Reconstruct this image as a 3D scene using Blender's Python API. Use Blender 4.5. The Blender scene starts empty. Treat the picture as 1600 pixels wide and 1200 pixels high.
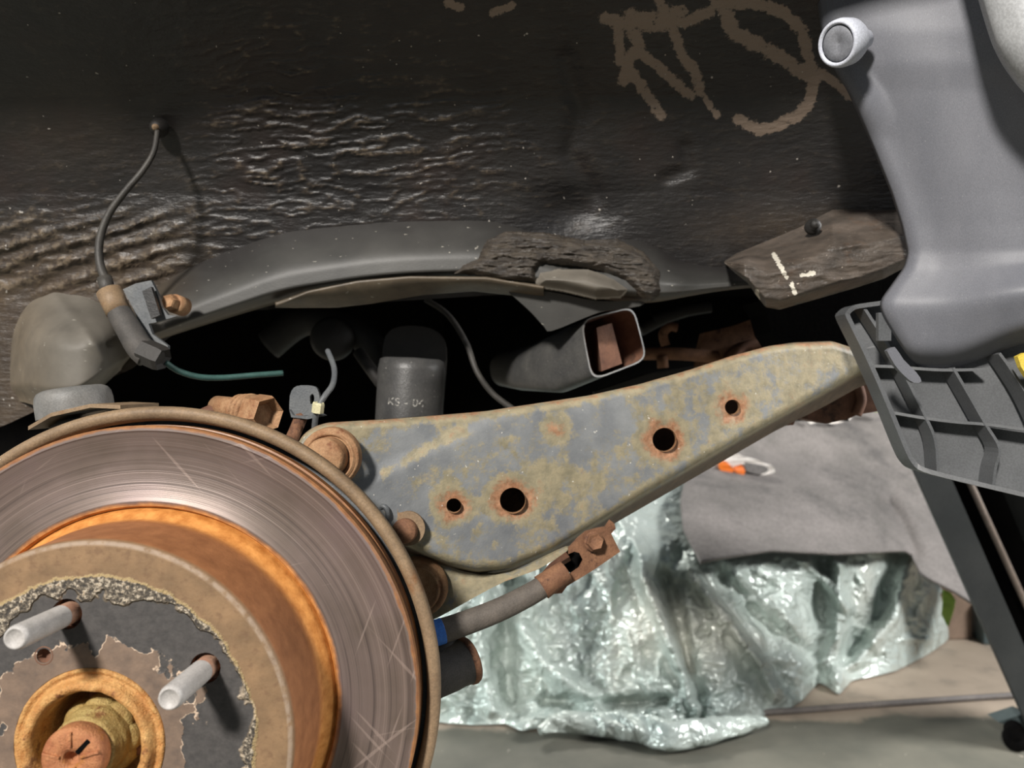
import bpy, bmesh, math, random
import numpy as np
from mathutils import Vector, Matrix

scene = bpy.context.scene
random.seed(4)
rng = np.random.RandomState(7)
F = 1200.0            # focal length in pixels of a 1600x1200 frame
H = 0.60              # camera height over the garage floor

# ------------------------------------------------------------------ camera
cam_d = bpy.data.cameras.new('camera')
cam_d.sensor_width = 36.0
cam_d.lens = 36.0 * F / 1600.0
cam_d.clip_start = 0.01
cam_d.dof.use_dof = True
cam_d.dof.focus_distance = 0.47
cam_d.dof.aperture_fstop = 9.0
cam = bpy.data.objects.new('camera', cam_d)
scene.collection.objects.link(cam)
cam.location = (0, 0, H)
cam.rotation_euler = (math.pi / 2, 0, 0)
scene.camera = cam

# ------------------------------------------------------------------ world, lamps, exposure
world = bpy.data.worlds.new('garage_air')
scene.world = world
world.use_nodes = True
bg = world.node_tree.nodes['Background']
bg.inputs[0].default_value = (0.80, 0.90, 1.0, 1)
bg.inputs[1].default_value = 0.20
vs = scene.view_settings
vs.view_transform = 'Standard'
vs.look = 'None'
vs.exposure = 0.0
vs.gamma = 1.0
vs.use_curve_mapping = False


def area_lamp(name, loc, target, size, watts, col):
    d = bpy.data.lights.new(name, 'AREA')
    d.shape = 'RECTANGLE'
    d.size, d.size_y = size
    d.energy = watts
    d.color = col
    o = bpy.data.objects.new(name, d)
    scene.collection.objects.link(o)
    o.location = loc
    o.rotation_euler = (Vector(target) - Vector(loc)).to_track_quat('-Z', 'Y').to_euler()
    return o


# bright garage lamp behind the left shoulder; the other three are unseen fill added for pile and floor
area_lamp('garage_lamp', (-0.95, -1.85, H + 1.50), (-0.05, 0.5, H - 0.1), (0.30, 0.30), 150, (1.0, 0.95, 0.89))
area_lamp('bay_rear_fill', (-0.5, 3.0, H + 1.9), (0.4, 1.6, 0.2), (1.2, 0.3), 62, (1.0, 0.96, 0.91))
area_lamp('bay_side_fill', (1.75, 0.62, H + 0.62), (0.4, 1.5, 0.2), (0.5, 0.3), 48, (1.0, 0.98, 0.96))
area_lamp('low_side_fill', (-1.75, 1.05, 0.50), (0.5, 1.5, 0.25), (0.30, 0.30), 28, (0.94, 1.0, 0.99))


# ------------------------------------------------------------------ helpers
def P(px, py, y):
    """world point that stands y metres in front of the lens, from measured pixel directions"""
    return Vector(((px - 800.0) / F * y, y, H - (py - 600.0) / F * y))


def PA(px, py, y):
    return np.stack([(px - 800.0) / F * y, y, H - (py - 600.0) / F * y], axis=-1)


def srgb(r, g, b):
    f = lambda c: (c / 255.0 / 12.92) if c / 255.0 <= 0.04045 else ((c / 255.0 + 0.055) / 1.055) ** 2.4
    return (f(r), f(g), f(b), 1.0)


def tag(o, label=None, cat=None, group=None, kind=None):
    if label: o['label'] = label
    if cat: o['category'] = cat
    if group: o['group'] = group
    if kind: o['kind'] = kind
    return o


def thing(name, loc, label, cat, group=None, axis=None):
    o = bpy.data.objects.new(name, None)
    scene.collection.objects.link(o)
    o.empty_display_size = 0.02
    if axis is not None:
        q = Vector(axis).to_track_quat('Z', 'Y')
        o.matrix_basis = Matrix.Translation(Vector(loc)) @ q.to_matrix().to_4x4()
    else:
        o.location = loc
    return tag(o, label, cat, group)


def mk(name, verts, faces, mat, parent=None, smooth=True, attrs=None, solid=None, origin=None, recalc=True):
    """one mesh object from world-space vertices"""
    V = np.asarray([tuple(v) for v in verts] if not isinstance(verts, np.ndarray) else verts, dtype=float)
    o = bpy.data.objects.new(name, None) if False else None
    if parent is not None:
        Mi = np.array(parent.matrix_basis.inverted())
        if parent.parent is not None:
            Mi = np.array((parent.parent.matrix_basis @ parent.matrix_basis).inverted())
        V = V @ Mi[:3, :3].T + Mi[:3, 3]
        off = None
    else:
        off = np.array(origin) if origin is not None else np.array([(V[:, 0].min() + V[:, 0].max()) / 2, (V[:, 1].min() + V[:, 1].max()) / 2, V[:, 2].min()])
        V = V - off
    me = bpy.data.meshes.new(name)
    me.from_pydata(V.tolist(), [], [list(f) for f in faces])
    if attrs:
        for k, a in attrs.items():
            at = me.attributes.new(k, 'FLOAT', 'POINT')
            at.data.foreach_set('value', np.asarray(a, dtype=np.float32).ravel())
    me.validate()
    if recalc:
        bm = bmesh.new(); bm.from_mesh(me)
        bmesh.ops.recalc_face_normals(bm, faces=bm.faces)
        bm.to_mesh(me); bm.free()
    if smooth:
        me.shade_smooth()
    o = bpy.data.objects.new(name, me)
    scene.collection.objects.link(o)
    if mat: me.materials.append(mat)
    if parent is not None:
        o.parent = parent
    else:
        o.location = off
    if solid:
        s = o.modifiers.new('thickness', 'SOLIDIFY'); s.thickness = solid; s.offset = -1
    return o


def sharp(o, deg=35):
    o.data.set_sharp_from_angle(angle=math.radians(deg))
    return o


class MB:
    """collects shapes for ONE part"""
    def __init__(self): self.v = []; self.f = []
    def add(self, V, Fc):
        n = len(self.v)
        self.v += [Vector(v) for v in V]
        self.f += [[i + n for i in f] for f in Fc]
        return self
    def out(self, name, mat, parent=None, smooth=True, deg=35, **k):
        o = mk(name, self.v, self.f, mat, parent, smooth, **k)
        if smooth and deg: sharp(o, deg)
        return o


def frame(loc, axis, up=(0, 0, 1)):
    z = Vector(axis).normalized()
    x = Vector(up).cross(z)
    if x.length < 1e-4: x = Vector((1, 0, 0)).cross(z)
    x.normalize()
    y = z.cross(x)
    m = Matrix(((x.x, y.x, z.x, loc[0]), (x.y, y.y, z.y, loc[1]), (x.z, y.z, z.z, loc[2]), (0, 0, 0, 1)))
    return m


def lathe(prof, M, seg=48, closed=False):
    V, Fc = [], []
    n = len(prof)
    for i in range(seg):
        a = 2 * math.pi * i / seg
        for r, z in prof:
            V.append(M @ Vector((r * math.cos(a), r * math.sin(a), z)))
    for i in range(seg):
        j = (i + 1) % seg
        for k in range(n - 1 if not closed else n):
            l = (k + 1) % n
            Fc.append((i * n + k, j * n + k, j * n + l, i * n + l))
    return V, Fc


def crom(pts, sub=8):
    pts = [Vector(p) for p in pts]
    out = []
    for i in range(len(pts) - 1):
        p0 = pts[max(i - 1, 0)]; p1 = pts[i]; p2 = pts[i + 1]; p3 = pts[min(i + 2, len(pts) - 1)]
        for k in range(sub):
            t = k / sub
            out.append(0.5 * ((2 * p1) + (p2 - p0) * t + (2 * p0 - 5 * p1 + 4 * p2 - p3) * t * t + (3 * p1 - p0 - 3 * p2 + p3) * t ** 3))
    out.append(pts[-1])
    return out


def tube(pts, rad, seg=14, sub=8, cap=True):
    pts = crom(pts, sub) if sub > 1 else [Vector(p) for p in pts]
    n = len(pts)
    R = rad if callable(rad) else (lambda t: rad)
    V, Fc = [], []
    t0 = (pts[1] - pts[0]).normalized()
    x = t0.orthogonal().normalized()
    for i, p in enumerate(pts):
        t = (pts[min(i + 1, n - 1)] - pts[max(i - 1, 0)]).normalized()
        x = (x - t * x.dot(t)).normalized()
        y = t.cross(x)
        for k in range(seg):
            a = 2 * math.pi * k / seg
            V.append(p + (x * math.cos(a) + y * math.sin(a)) * R(i / (n - 1)))
    for i in range(n - 1):
        for k in range(seg):
            l = (k + 1) % seg
            Fc.append((i * seg + k, i * seg + l, (i + 1) * seg + l, (i + 1) * seg + k))
    if cap:
        Fc.append(tuple(range(seg - 1, -1, -1)))
        Fc.append(tuple(range((n - 1) * seg, n * seg)))
    return V, Fc


def loft(loops, cap0=False, cap1=False):
    n = len(loops[0]); V = []; Fc = []
    for l in loops: V += [Vector(p) for p in l]
    for i in range(len(loops) - 1):
        for k in range(n):
            l = (k + 1) % n
            Fc.append((i * n + k, i * n + l, (i + 1) * n + l, (i + 1) * n + k))
    if cap0: Fc.append(tuple(range(n - 1, -1, -1)))
    if cap1: Fc.append(tuple(range((len(loops) - 1) * n, len(loops) * n)))
    return V, Fc


def plate(outline, holes=(), M=None, thick=0.003):
    """flat plate with holes: outline/holes lists of 2D points, extruded along local -Z from z=0"""
    from mathutils.geometry import tessellate_polygon
    loops = [[Vector((p[0], p[1], 0)) for p in l] for l in [outline] + list(holes)]
    tris = tessellate_polygon(loops)
    flat = [p for l in loops for p in l]
    n = len(flat)
    V = [M @ p for p in flat] + [M @ (p + Vector((0, 0, -thick))) for p in flat]
    Fc = [tuple(t) for t in tris] + [tuple(i + n for i in reversed(t)) for t in tris]
    s = 0
    for l in loops:
        m = len(l)
        for k in range(m):
            a, b = s + k, s + (k + 1) % m
            Fc.append((a, b, b + n, a + n))
        s += m
    return V, Fc


def pxplate(pts, y, thick, round_it=0, ys=None, holes=()):
    """plate whose outline is measured in pixels; ys gives a depth per point, thickness runs inboard (+Y)"""
    from mathutils.geometry import tessellate_polygon
    yf = (lambda p: y) if ys is None else ys
    loops = [list(pts)] + [list(h) for h in holes]
    if round_it:
        loops = [[(q.x, q.y) for q in crom([(a, b, 0) for a, b in l] + [(l[0][0], l[0][1], 0)], round_it)][:-1] for l in loops]
    t3 = [[Vector((p[0], p[1], 0)) for p in l] for l in loops]
    tris = tessellate_polygon(t3)
    flat = [p for l in loops for p in l]
    n = len(flat)
    V = [P(p[0], p[1], yf(p)) for p in flat]
    V += [v + Vector((0, thick, 0)) for v in V]
    Fc = [tuple(t) for t in tris] + [tuple(i + n for i in reversed(t)) for t in tris]
    s = 0
    for l in loops:
        m = len(l)
        for k in range(m):
            a, b = s + k, s + (k + 1) % m
            Fc.append((a, b, b + n, a + n))
        s += m
    return V, Fc


def circ(cx, cy, r, n=24):
    return [(cx + r * math.cos(2 * math.pi * k / n), cy + r * math.sin(2 * math.pi * k / n)) for k in range(n)]


def hexhead(M, r, h, dish=0.15):
    V, Fc = [], []
    rings = [(1.0, 0.0), (1.0, h * 0.8), (0.9, h), (0.55, h * (1 - dish))]
    for s, z in rings:
        for k in range(6):
            a = math.pi / 3 * k + 0.2
            V.append(M @ Vector((r * s * math.cos(a), r * s * math.sin(a), z)))
    for i in range(3):
        for k in range(6):
            l = (k + 1) % 6
            Fc.append((i * 6 + k, i * 6 + l, (i + 1) * 6 + l, (i + 1) * 6 + k))
    Fc.append(tuple(range(18, 24)))
    return V, Fc


def box(M, a, b):
    V = [M @ Vector((x, y, z)) for z in (a[2], b[2]) for y in (a[1], b[1]) for x in (a[0], b[0])]
    return V, [(0, 1, 3, 2), (4, 6, 7, 5), (0, 4, 5, 1), (2, 3, 7, 6), (0, 2, 6, 4), (1, 5, 7, 3)]


# vectorised value noise
def _h(ix, iy, s):
    n = (ix.astype(np.int64) * 374761393 + iy.astype(np.int64) * 668265263 + s * 974711) & 0x7fffffff
    n = ((n ^ (n >> 13)) * 1274126177) & 0x7fffffff
    return ((n ^ (n >> 16)) & 0xffff) / 65535.0


def vn(x, y, s=0):
    ix, iy = np.floor(x), np.floor(y)
    fx, fy = x - ix, y - iy
    fx = fx * fx * (3 - 2 * fx); fy = fy * fy * (3 - 2 * fy)
    a = _h(ix, iy, s); b = _h(ix + 1, iy, s); c = _h(ix, iy + 1, s); d = _h(ix + 1, iy + 1, s)
    return (a * (1 - fx) + b * fx) * (1 - fy) + (c * (1 - fx) + d * fx) * fy


def fbm(x, y, s=0, o=4):
    t = 0; a = 0.5
    for k in range(o):
        t = t + a * vn(x * 2 ** k, y * 2 ** k, s + k); a *= 0.5
    return t


def ridge(x, y, s=0, o=3):
    t = 0; a = 0.6
    for k in range(o):
        t = t + a * (1 - np.abs(2 * vn(x * 2 ** k, y * 2 ** k, s + k) - 1)) ** 2; a *= 0.45
    return t


def sst(e0, e1, x):
    t = np.clip((x - e0) / (e1 - e0), 0, 1)
    return t * t * (3 - 2 * t)


def dpoly(X, Y, pts):
    d = np.full(np.shape(X), 1e9)
    for (ax, ay), (bx, by) in zip(pts[:-1], pts[1:]):
        vx, vy = bx - ax, by - ay
        t = np.clip(((X - ax) * vx + (Y - ay) * vy) / (vx * vx + vy * vy + 1e-9), 0, 1)
        d = np.minimum(d, np.hypot(X - ax - t * vx, Y - ay - t * vy))
    return d


def inside(X, Y, poly):
    r = np.zeros(np.shape(X), bool)
    n = len(poly)
    for i in range(n):
        (x1, y1), (x2, y2) = poly[i], poly[(i + 1) % n]
        c = ((y1 > Y) != (y2 > Y)) & (X < (x2 - x1) * (Y - y1) / ((y2 - y1) or 1e-9) + x1)
        r ^= c
    return r


def curve1(pts, x, smooth=0):
    a = np.array(pts, float)
    y = np.interp(x, a[:, 0], a[:, 1])
    if smooth:
        k = np.hanning(2 * smooth + 3)[1:-1]; k /= k.sum()
        y = np.convolve(np.pad(y, smooth, mode='edge'), k, mode='valid')
    return y


def gridfaces(nx, ny, keep=None):
    i = np.arange(ny - 1)[:, None] * nx + np.arange(nx - 1)[None, :]
    f = np.stack([i, i + 1, i + nx + 1, i + nx], axis=-1)
    if keep is not None: return f[keep].reshape(-1, 4)
    return f.reshape(-1, 4)


# ------------------------------------------------------------------ materials
class Mat:
    def __init__(self, name):
        self.m = bpy.data.materials.new(name)
        self.m.use_nodes = True
        self.nt = self.m.node_tree
        self.b = self.nt.nodes['Principled BSDF']
        self.co = self.n('ShaderNodeTexCoord').outputs['Object']
    def n(self, t, **k):
        x = self.nt.nodes.new(t)
        for a, v in k.items(): setattr(x, a, v)
        return x
    def l(self, a, b): self.nt.links.new(a, b)
    def mapped(self, sc=(1, 1, 1), rot=(0, 0, 0)):
        x = self.n('ShaderNodeMapping')
        x.inputs['Scale'].default_value = sc; x.inputs['Rotation'].default_value = rot
        self.l(self.co, x.inputs['Vector'])
        return x.outputs[0]
    def turned(self, sc, rot):
        x = self.n('ShaderNodeMapping'); x.inputs['Rotation'].default_value = rot
        self.l(self.co, x.inputs['Vector'])
        y = self.n('ShaderNodeMapping'); y.inputs['Scale'].default_value = sc
        self.l(x.outputs[0], y.inputs['Vector'])
        return y.outputs[0]
    def noise(self, scale, detail=5, rough=0.6, vec=None, dist=0.0):
        x = self.n('ShaderNodeTexNoise')
        x.inputs['Scale'].default_value = scale; x.inputs['Detail'].default_value = detail
        x.inputs['Roughness'].default_value = rough; x.inputs['Distortion'].default_value = dist
        self.l(vec if vec is not None else self.co, x.inputs['Vector'])
        return x.outputs['Fac']
    def ramp(self, fac, stops):
        x = self.n('ShaderNodeValToRGB')
        e = x.color_ramp.elements
        while len(e) < len(stops): e.new(0.5)
        for el, (p, c) in zip(e, stops):
            el.position = p; el.color = c if len(c) == 4 else (*c, 1)
        self.l(fac, x.inputs[0])
        return x.outputs[0]
    def step(self, fac, a, b):
        x = self.n('ShaderNodeMapRange')
        x.inputs[1].default_value = a; x.inputs[2].default_value = b
        x.interpolation_type = 'SMOOTHSTEP'
        self.l(fac, x.inputs[0])
        return x.outputs[0]
    def math(self, op, a, b=None, c=None):
        x = self.n('ShaderNodeMath', operation=op)
        for i, v in enumerate((a, b, c)):
            if v is None: continue
            if isinstance(v, (int, float)): x.inputs[i].default_value = v
            else: self.l(v, x.inputs[i])
        return x.outputs[0]
    def mix(self, fac, a, b):
        x = self.n('ShaderNodeMix', data_type='RGBA')
        for s, v in ((x.inputs[0], fac), (x.inputs[6], a), (x.inputs[7], b)):
            if isinstance(v, (int, float)): s.default_value = v
            elif isinstance(v, tuple): s.default_value = v
            else: self.l(v, s)
        return x.outputs[2]
    def attr(self, name):
        return self.n('ShaderNodeAttribute', attribute_name=name).outputs['Fac']
    def bump(self, h, strength=0.4, dist=0.001, prev=None):
        x = self.n('ShaderNodeBump')
        x.inputs['Strength'].default_value = strength; x.inputs['Distance'].default_value = dist
        self.l(h, x.inputs['Height'])
        if prev is not None: self.l(prev, x.inputs['Normal'])
        return x.outputs[0]
    def done(self, col=None, rough=0.6, metal=0.0, nrm=None, spec=0.5, coat=0.0):
        for s, v in (('Base Color', col), ('Roughness', rough), ('Metallic', metal), ('Normal', nrm), ('Specular IOR Level', spec), ('Coat Weight', coat)):
            if v is None: continue
            if isinstance(v, (int, float, tuple)): self.b.inputs[s].default_value = v
            else: self.l(v, self.b.inputs[s])
        return self.m


def grime(name, c1, c2, c3=None, scale=60, fine=600, rough=0.65, metal=0.0, bump=0.35, bdist=0.0006, t3=(0.55, 0.66), spec=0.4, speck=None, stretch=(1, 1, 1)):
    m = Mat(name)
    v = m.mapped(stretch)
    col = m.ramp(m.noise(scale, 6, 0.65, v), [(0.33, c1), (0.67, c2)])
    if c3: col = m.mix(m.step(m.noise(scale * 0.7, 7, 0.7, m.mapped(stretch, (0.7, 1.1, 0.3))), *t3), col, c3)
    if speck: col = m.mix(m.step(m.noise(fine * 0.7, 2, 0.5, v), 0.70, 0.76), col, speck)
    f = m.noise(fine, 4, 0.6, v)
    col = m.mix(m.math('MULTIPLY', m.step(f, 0.35, 0.65), 0.22), col, (0.01, 0.008, 0.006, 1))
    g = m.bump(m.noise(scale * 2, 5, 0.6, v), bump * 0.7, bdist * 2)
    return m.done(col, rough, metal, m.bump(f, bump, bdist, g), spec)


RUST_TAN = grime('rust_tan', srgb(140, 98, 66), srgb(176, 140, 104), srgb(116, 66, 40), 90, 900, 0.75, t3=(0.56, 0.7), bump=0.6)
RUST_BROWN = grime('rust_brown', srgb(108, 74, 54), srgb(144, 104, 76), srgb(80, 54, 42), 80, 900, 0.8, bump=0.6)
RUST_DARK = grime('rust_dark', srgb(92, 62, 48), srgb(124, 88, 68), srgb(64, 46, 38), 50, 700, 0.8)
LIP = grime('shield_lip_rust', srgb(118, 98, 76), srgb(150, 126, 98), srgb(136, 96, 62), 45, 800, 0.6, t3=(0.55, 0.75))
SHIELD = grime('shield_steel', srgb(84, 88, 92), srgb(108, 110, 110), None, 40, 700, 0.5)
BLACKMETAL = grime('black_metal', srgb(34, 34, 35), srgb(52, 51, 50), None, 40, 800, 0.45, speck=srgb(100, 98, 92))
RUBBER = grime('rubber', srgb(64, 62, 60), srgb(86, 82, 78), None, 60, 900, 0.7)
HOSE = grime('hose_rubber', srgb(86, 80, 74), srgb(108, 100, 92), None, 70, 1100, 0.7, bump=0.5)
STUD = grime('stud_zinc', srgb(168, 164, 160), srgb(190, 186, 182), None, 120, 1500, 0.5, bump=0.12)
STUDROOT = grime('stud_root_rust', srgb(170, 120, 94), srgb(196, 160, 136), None, 200, 1500, 0.6)
NUT = grime('axle_nut_yellow_zinc', srgb(150, 120, 66), srgb(186, 164, 104), srgb(128, 84, 48), 110, 1200, 0.55, metal=0.1, bump=0.7, bdist=0.001)
AXLE = grime('axle_end_rust', srgb(158, 96, 62), srgb(192, 132, 88), srgb(176, 116, 50), 120, 1200, 0.6, bump=0.7, bdist=0.001)
HUBRING = grime('hub_ring_rust', srgb(176, 116, 58), srgb(212, 166, 104), srgb(126, 80, 46), 110, 1000, 0.6, bump=0.8, bdist=0.001)
GREYPLASTIC = grime('liner_plastic', srgb(104, 106, 113), srgb(122, 123, 129), None, 12, 2500, 0.5, bump=0.03, speck=srgb(150, 150, 150), stretch=(1, 1, 0.3))
TRAY = grime('bracket_plastic', srgb(84, 86, 88), srgb(100, 102, 104), None, 20, 900, 0.45, bump=0.06)
CLIP = grime('clip_plastic', srgb(200, 204, 216), srgb(218, 222, 232), None, 60, 900, 0.45, bump=0.05)
CLIPMID = grime('clip_centre_plastic', srgb(112, 114, 120), srgb(140, 142, 148), None, 90, 900, 0.5, bump=0.1)
PALE = grime('pale_panel_grey', srgb(186, 188, 190), srgb(210, 212, 214), None, 20, 600, 0.5, bump=0.05)
BLUE = grime('blue_paint', srgb(48, 104, 190), srgb(62, 122, 206), None, 90, 900, 0.6, bump=0.1)
CREAM = grime('cream_plastic', srgb(206, 200, 160), srgb(222, 216, 180), None, 90, 900, 0.5)
TEAL = grime('green_cable', srgb(46, 74, 70), srgb(60, 94, 88), None, 60, 900, 0.5)
DARKWIRE = grime('cable_rubber', srgb(52, 50, 48), srgb(72, 69, 64), None, 60, 900, 0.55)
YELLOW = grime('yellow_plastic', srgb(226, 196, 70), srgb(240, 214, 100), None, 60, 900, 0.5)
VOID = grime('shade_black', (0.002, 0.002, 0.0025, 1), (0.004, 0.004, 0.004, 1), None, 20, 300, 0.9, spec=0.03)  # near black, puts the deep shade of the underside into the colour
DARKPART = grime('underbody_grey', srgb(34, 33, 32), srgb(48, 45, 42), None, 30, 500, 0.6)
CUP = grime('cup_steel', srgb(104, 104, 102), srgb(128, 126, 122), None, 60, 900, 0.5)
POST = grime('post_black_paint', srgb(46, 49, 50), srgb(58, 60, 60), None, 12, 400, 0.5, bump=0.08)
ORANGE = grime('orange_plastic', srgb(238, 112, 28), srgb(248, 134, 44), None, 30, 400, 0.5, bump=0.1)
WHITE = grime('white_plastic', srgb(216, 208, 200), srgb(236, 230, 222), None, 30, 400, 0.5, bump=0.1)
GREEN = grime('green_plastic', srgb(110, 150, 50), srgb(150, 186, 76), None, 30, 400, 0.5, bump=0.1)
CARD = grime('brown_card', srgb(112, 94, 80), srgb(134, 114, 98), None, 12, 300, 0.8)
SLATE = grime('slate_box', srgb(70, 82, 84), srgb(86, 98, 98), None, 12, 300, 0.6)
FELT = grime('grey_felt', srgb(112, 109, 106), srgb(136, 131, 128), srgb(92, 90, 89), 7, 160, 0.95, bump=0.3, bdist=0.001, spec=0.1, t3=(0.5, 0.75))
CABLEGREY = grime('floor_cable', srgb(96, 92, 90), srgb(116, 110, 106), None, 30, 300, 0.6)


def mat_disc():
    m = Mat('disc_friction_face')
    sep = m.n('ShaderNodeSeparateXYZ'); m.l(m.co, sep.inputs[0])
    r = m.math('SQRT', m.math('ADD', m.math('MULTIPLY', sep.outputs[0], sep.outputs[0]), m.math('MULTIPLY', sep.outputs[1], sep.outputs[1])))
    ang = m.math('ARCTAN2', sep.outputs[1], sep.outputs[0])
    def polar(sr, sa, scale, detail=3):
        c = m.n('ShaderNodeCombineXYZ')
        m.l(m.math('MULTIPLY', r, sr), c.inputs[0])
        # angle as a closed circle so that there is no seam
        m.l(m.math('MULTIPLY', m.math('COSINE', ang), sa), c.inputs[1])
        m.l(m.math('MULTIPLY', m.math('SINE', ang), sa), c.inputs[2])
        return m.noise(scale, detail, 0.6, c.outputs[0])
    gro = polar(420, 0.35, 1.0, 4)
    gro2 = polar(1500, 0.6, 1.0, 3)
    tint = m.noise(16, 4, 0.5)
    base = m.ramp(tint, [(0.35, srgb(98, 86, 78)), (0.5, srgb(112, 98, 92)), (0.68, srgb(118, 102, 100))])
    base = m.mix(m.math('MULTIPLY', m.step(gro, 0.5, 0.78), 0.4), base, srgb(150, 133, 124))
    base = m.mix(m.math('MULTIPLY', m.step(gro, 0.46, 0.30), 0.6), base, srgb(60, 52, 50))
    base = m.mix(m.math('MULTIPLY', m.step(gro2, 0.56, 0.72), 0.22), base, srgb(176, 160, 150))
    # stray straight scratches
    for k, (rot, thr) in enumerate(((0.9, 0.72), (-0.75, 0.72), (0.35, 0.73), (1.35, 0.73))):
        s = m.math('ADD', m.noise(1.0, 1, 0.4, m.turned((260, 7, 0), (0, 0, rot))), m.math('MULTIPLY', m.math('SUBTRACT', m.noise(22, 2), 0.55), 0.5))
        base = m.mix(m.math('MULTIPLY', m.step(s, thr - 0.02, thr + 0.06), 0.34), base, srgb(172, 154, 144))
    wob = m.math('MULTIPLY', m.math('SUBTRACT', m.noise(60, 4), 0.5), 0.004)
    rr = m.math('ADD', r, wob)
    rust = m.ramp(m.noise(140, 5), [(0.35, srgb(146, 94, 52)), (0.65, srgb(188, 130, 74))])
    base = m.mix(m.step(rr, 0.1527, 0.1541), base, m.mix(0.55, rust, srgb(112, 80, 60)))
    base = m.mix(m.step(rr, 0.1125, 0.1095), base, rust)
    metal = m.math('MULTIPLY', m.step(rr, 0.1095, 0.1125), m.step(rr, 0.1535, 0.1517))
    metal = m.math('MULTIPLY', metal, 0.35)
    n = m.bump(gro2, 0.35, 0.0003, m.bump(gro, 0.25, 0.0006))
    return m.done(base, 0.42, metal, n, 0.5)


def mat_hat():
    m = Mat('disc_hat_rust')
    sep = m.n('ShaderNodeSeparateXYZ'); m.l(m.co, sep.inputs[0])
    r = m.math('SQRT', m.math('ADD', m.math('MULTIPLY', sep.outputs[0], sep.outputs[0]), m.math('MULTIPLY', sep.outputs[1], sep.outputs[1])))
    zz = sep.outputs[2]
    n1 = m.noise(42, 3, 0.5)
    n2 = m.noise(300, 5, 0.6)
    # wall: rust that is brightest at the foot where water stands
    wall = m.ramp(m.noise(90, 6), [(0.3, srgb(130, 82, 48)), (0.7, srgb(160, 106, 66))])
    foot = m.ramp(m.noise(160, 5), [(0.35, srgb(178, 112, 48)), (0.65, srgb(212, 146, 76))])
    wall = m.mix(m.step(zz, 0.016, 0.004), wall, foot)
    face = m.ramp(m.noise(70, 6), [(0.3, srgb(110, 88, 64)), (0.7, srgb(140, 112, 82))])
    face = m.mix(m.math('MULTIPLY', m.step(m.noise(260, 4), 0.5, 0.7), 0.5), face, srgb(100, 74, 54))
    edge = m.math('MULTIPLY', m.step(r, 0.0966, 0.0978), m.step(r, 0.0996, 0.0986))
    face = m.mix(m.math('MULTIPLY', m.math('MULTIPLY', edge, m.step(m.noise(200, 4), 0.3, 0.6)), 0.5), face, srgb(170, 154, 138))
    # crust ring
    wr = m.math('ADD', r, m.math('MULTIPLY', m.math('SUBTRACT', m.noise(70, 6, 0.75), 0.5), 0.010))
    crust = m.ramp(m.noise(420, 4, 0.7), [(0.40, srgb(64, 60, 56)), (0.52, srgb(112, 102, 88)), (0.60, srgb(204, 192, 172)), (0.70, srgb(150, 118, 82))])
    face = m.mix(m.step(wr, 0.0828, 0.0818), face, srgb(168, 146, 106))
    face = m.mix(m.step(wr, 0.0812, 0.0806), face, crust)
    # black scale
    wb = m.math('ADD', r, m.math('MULTIPLY', m.math('SUBTRACT', m.noise(34, 4, 0.5), 0.5), 0.046))
    black = m.ramp(n2, [(0.3, srgb(58, 56, 55)), (0.7, srgb(76, 73, 71))])
    face = m.mix(m.math('MULTIPLY', m.step(wb, 0.0752, 0.0744), 0.6), face, srgb(190, 172, 148))
    face = m.mix(m.step(wb, 0.0742, 0.0734), face, black)
    # bared centre with ragged edge
    wc = m.math('ADD', r, m.math('MULTIPLY', m.math('SUBTRACT', m.noise(62, 4, 0.5, m.mapped((1, 1, 1), (0, 0, 1.0))), 0.5), 0.052))
    bare = m.ramp(m.noise(120, 6), [(0.3, srgb(96, 82, 72)), (0.7, srgb(126, 106, 90))])
    face = m.mix(m.math('MULTIPLY', m.step(wc, 0.0532, 0.0524), m.step(m.noise(150, 3), 0.42, 0.55)), face, srgb(190, 168, 146))
    face = m.mix(m.step(wc, 0.0522, 0.0515), face, bare)
    col = m.mix(m.step(zz, 0.0500, 0.0540), wall, face)
    hb = m.math('MULTIPLY', m.math('MULTIPLY', m.noise(420, 4, 0.7), m.step(wr, 0.083, 0.080)), m.step(wb, 0.0735, 0.075))
    nn = m.bump(m.step(wb, 0.0735, 0.0750), 0.5, 0.0010)
    nn = m.bump(m.step(wc, 0.0530, 0.0515), 0.5, 0.0006, nn)
    nn = m.bump(hb, 0.9, 0.003, nn)
    nn = m.bump(n2, 0.35, 0.0008, nn)
    return m.done(col, 0.68, 0.0, nn, 0.4)


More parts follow.
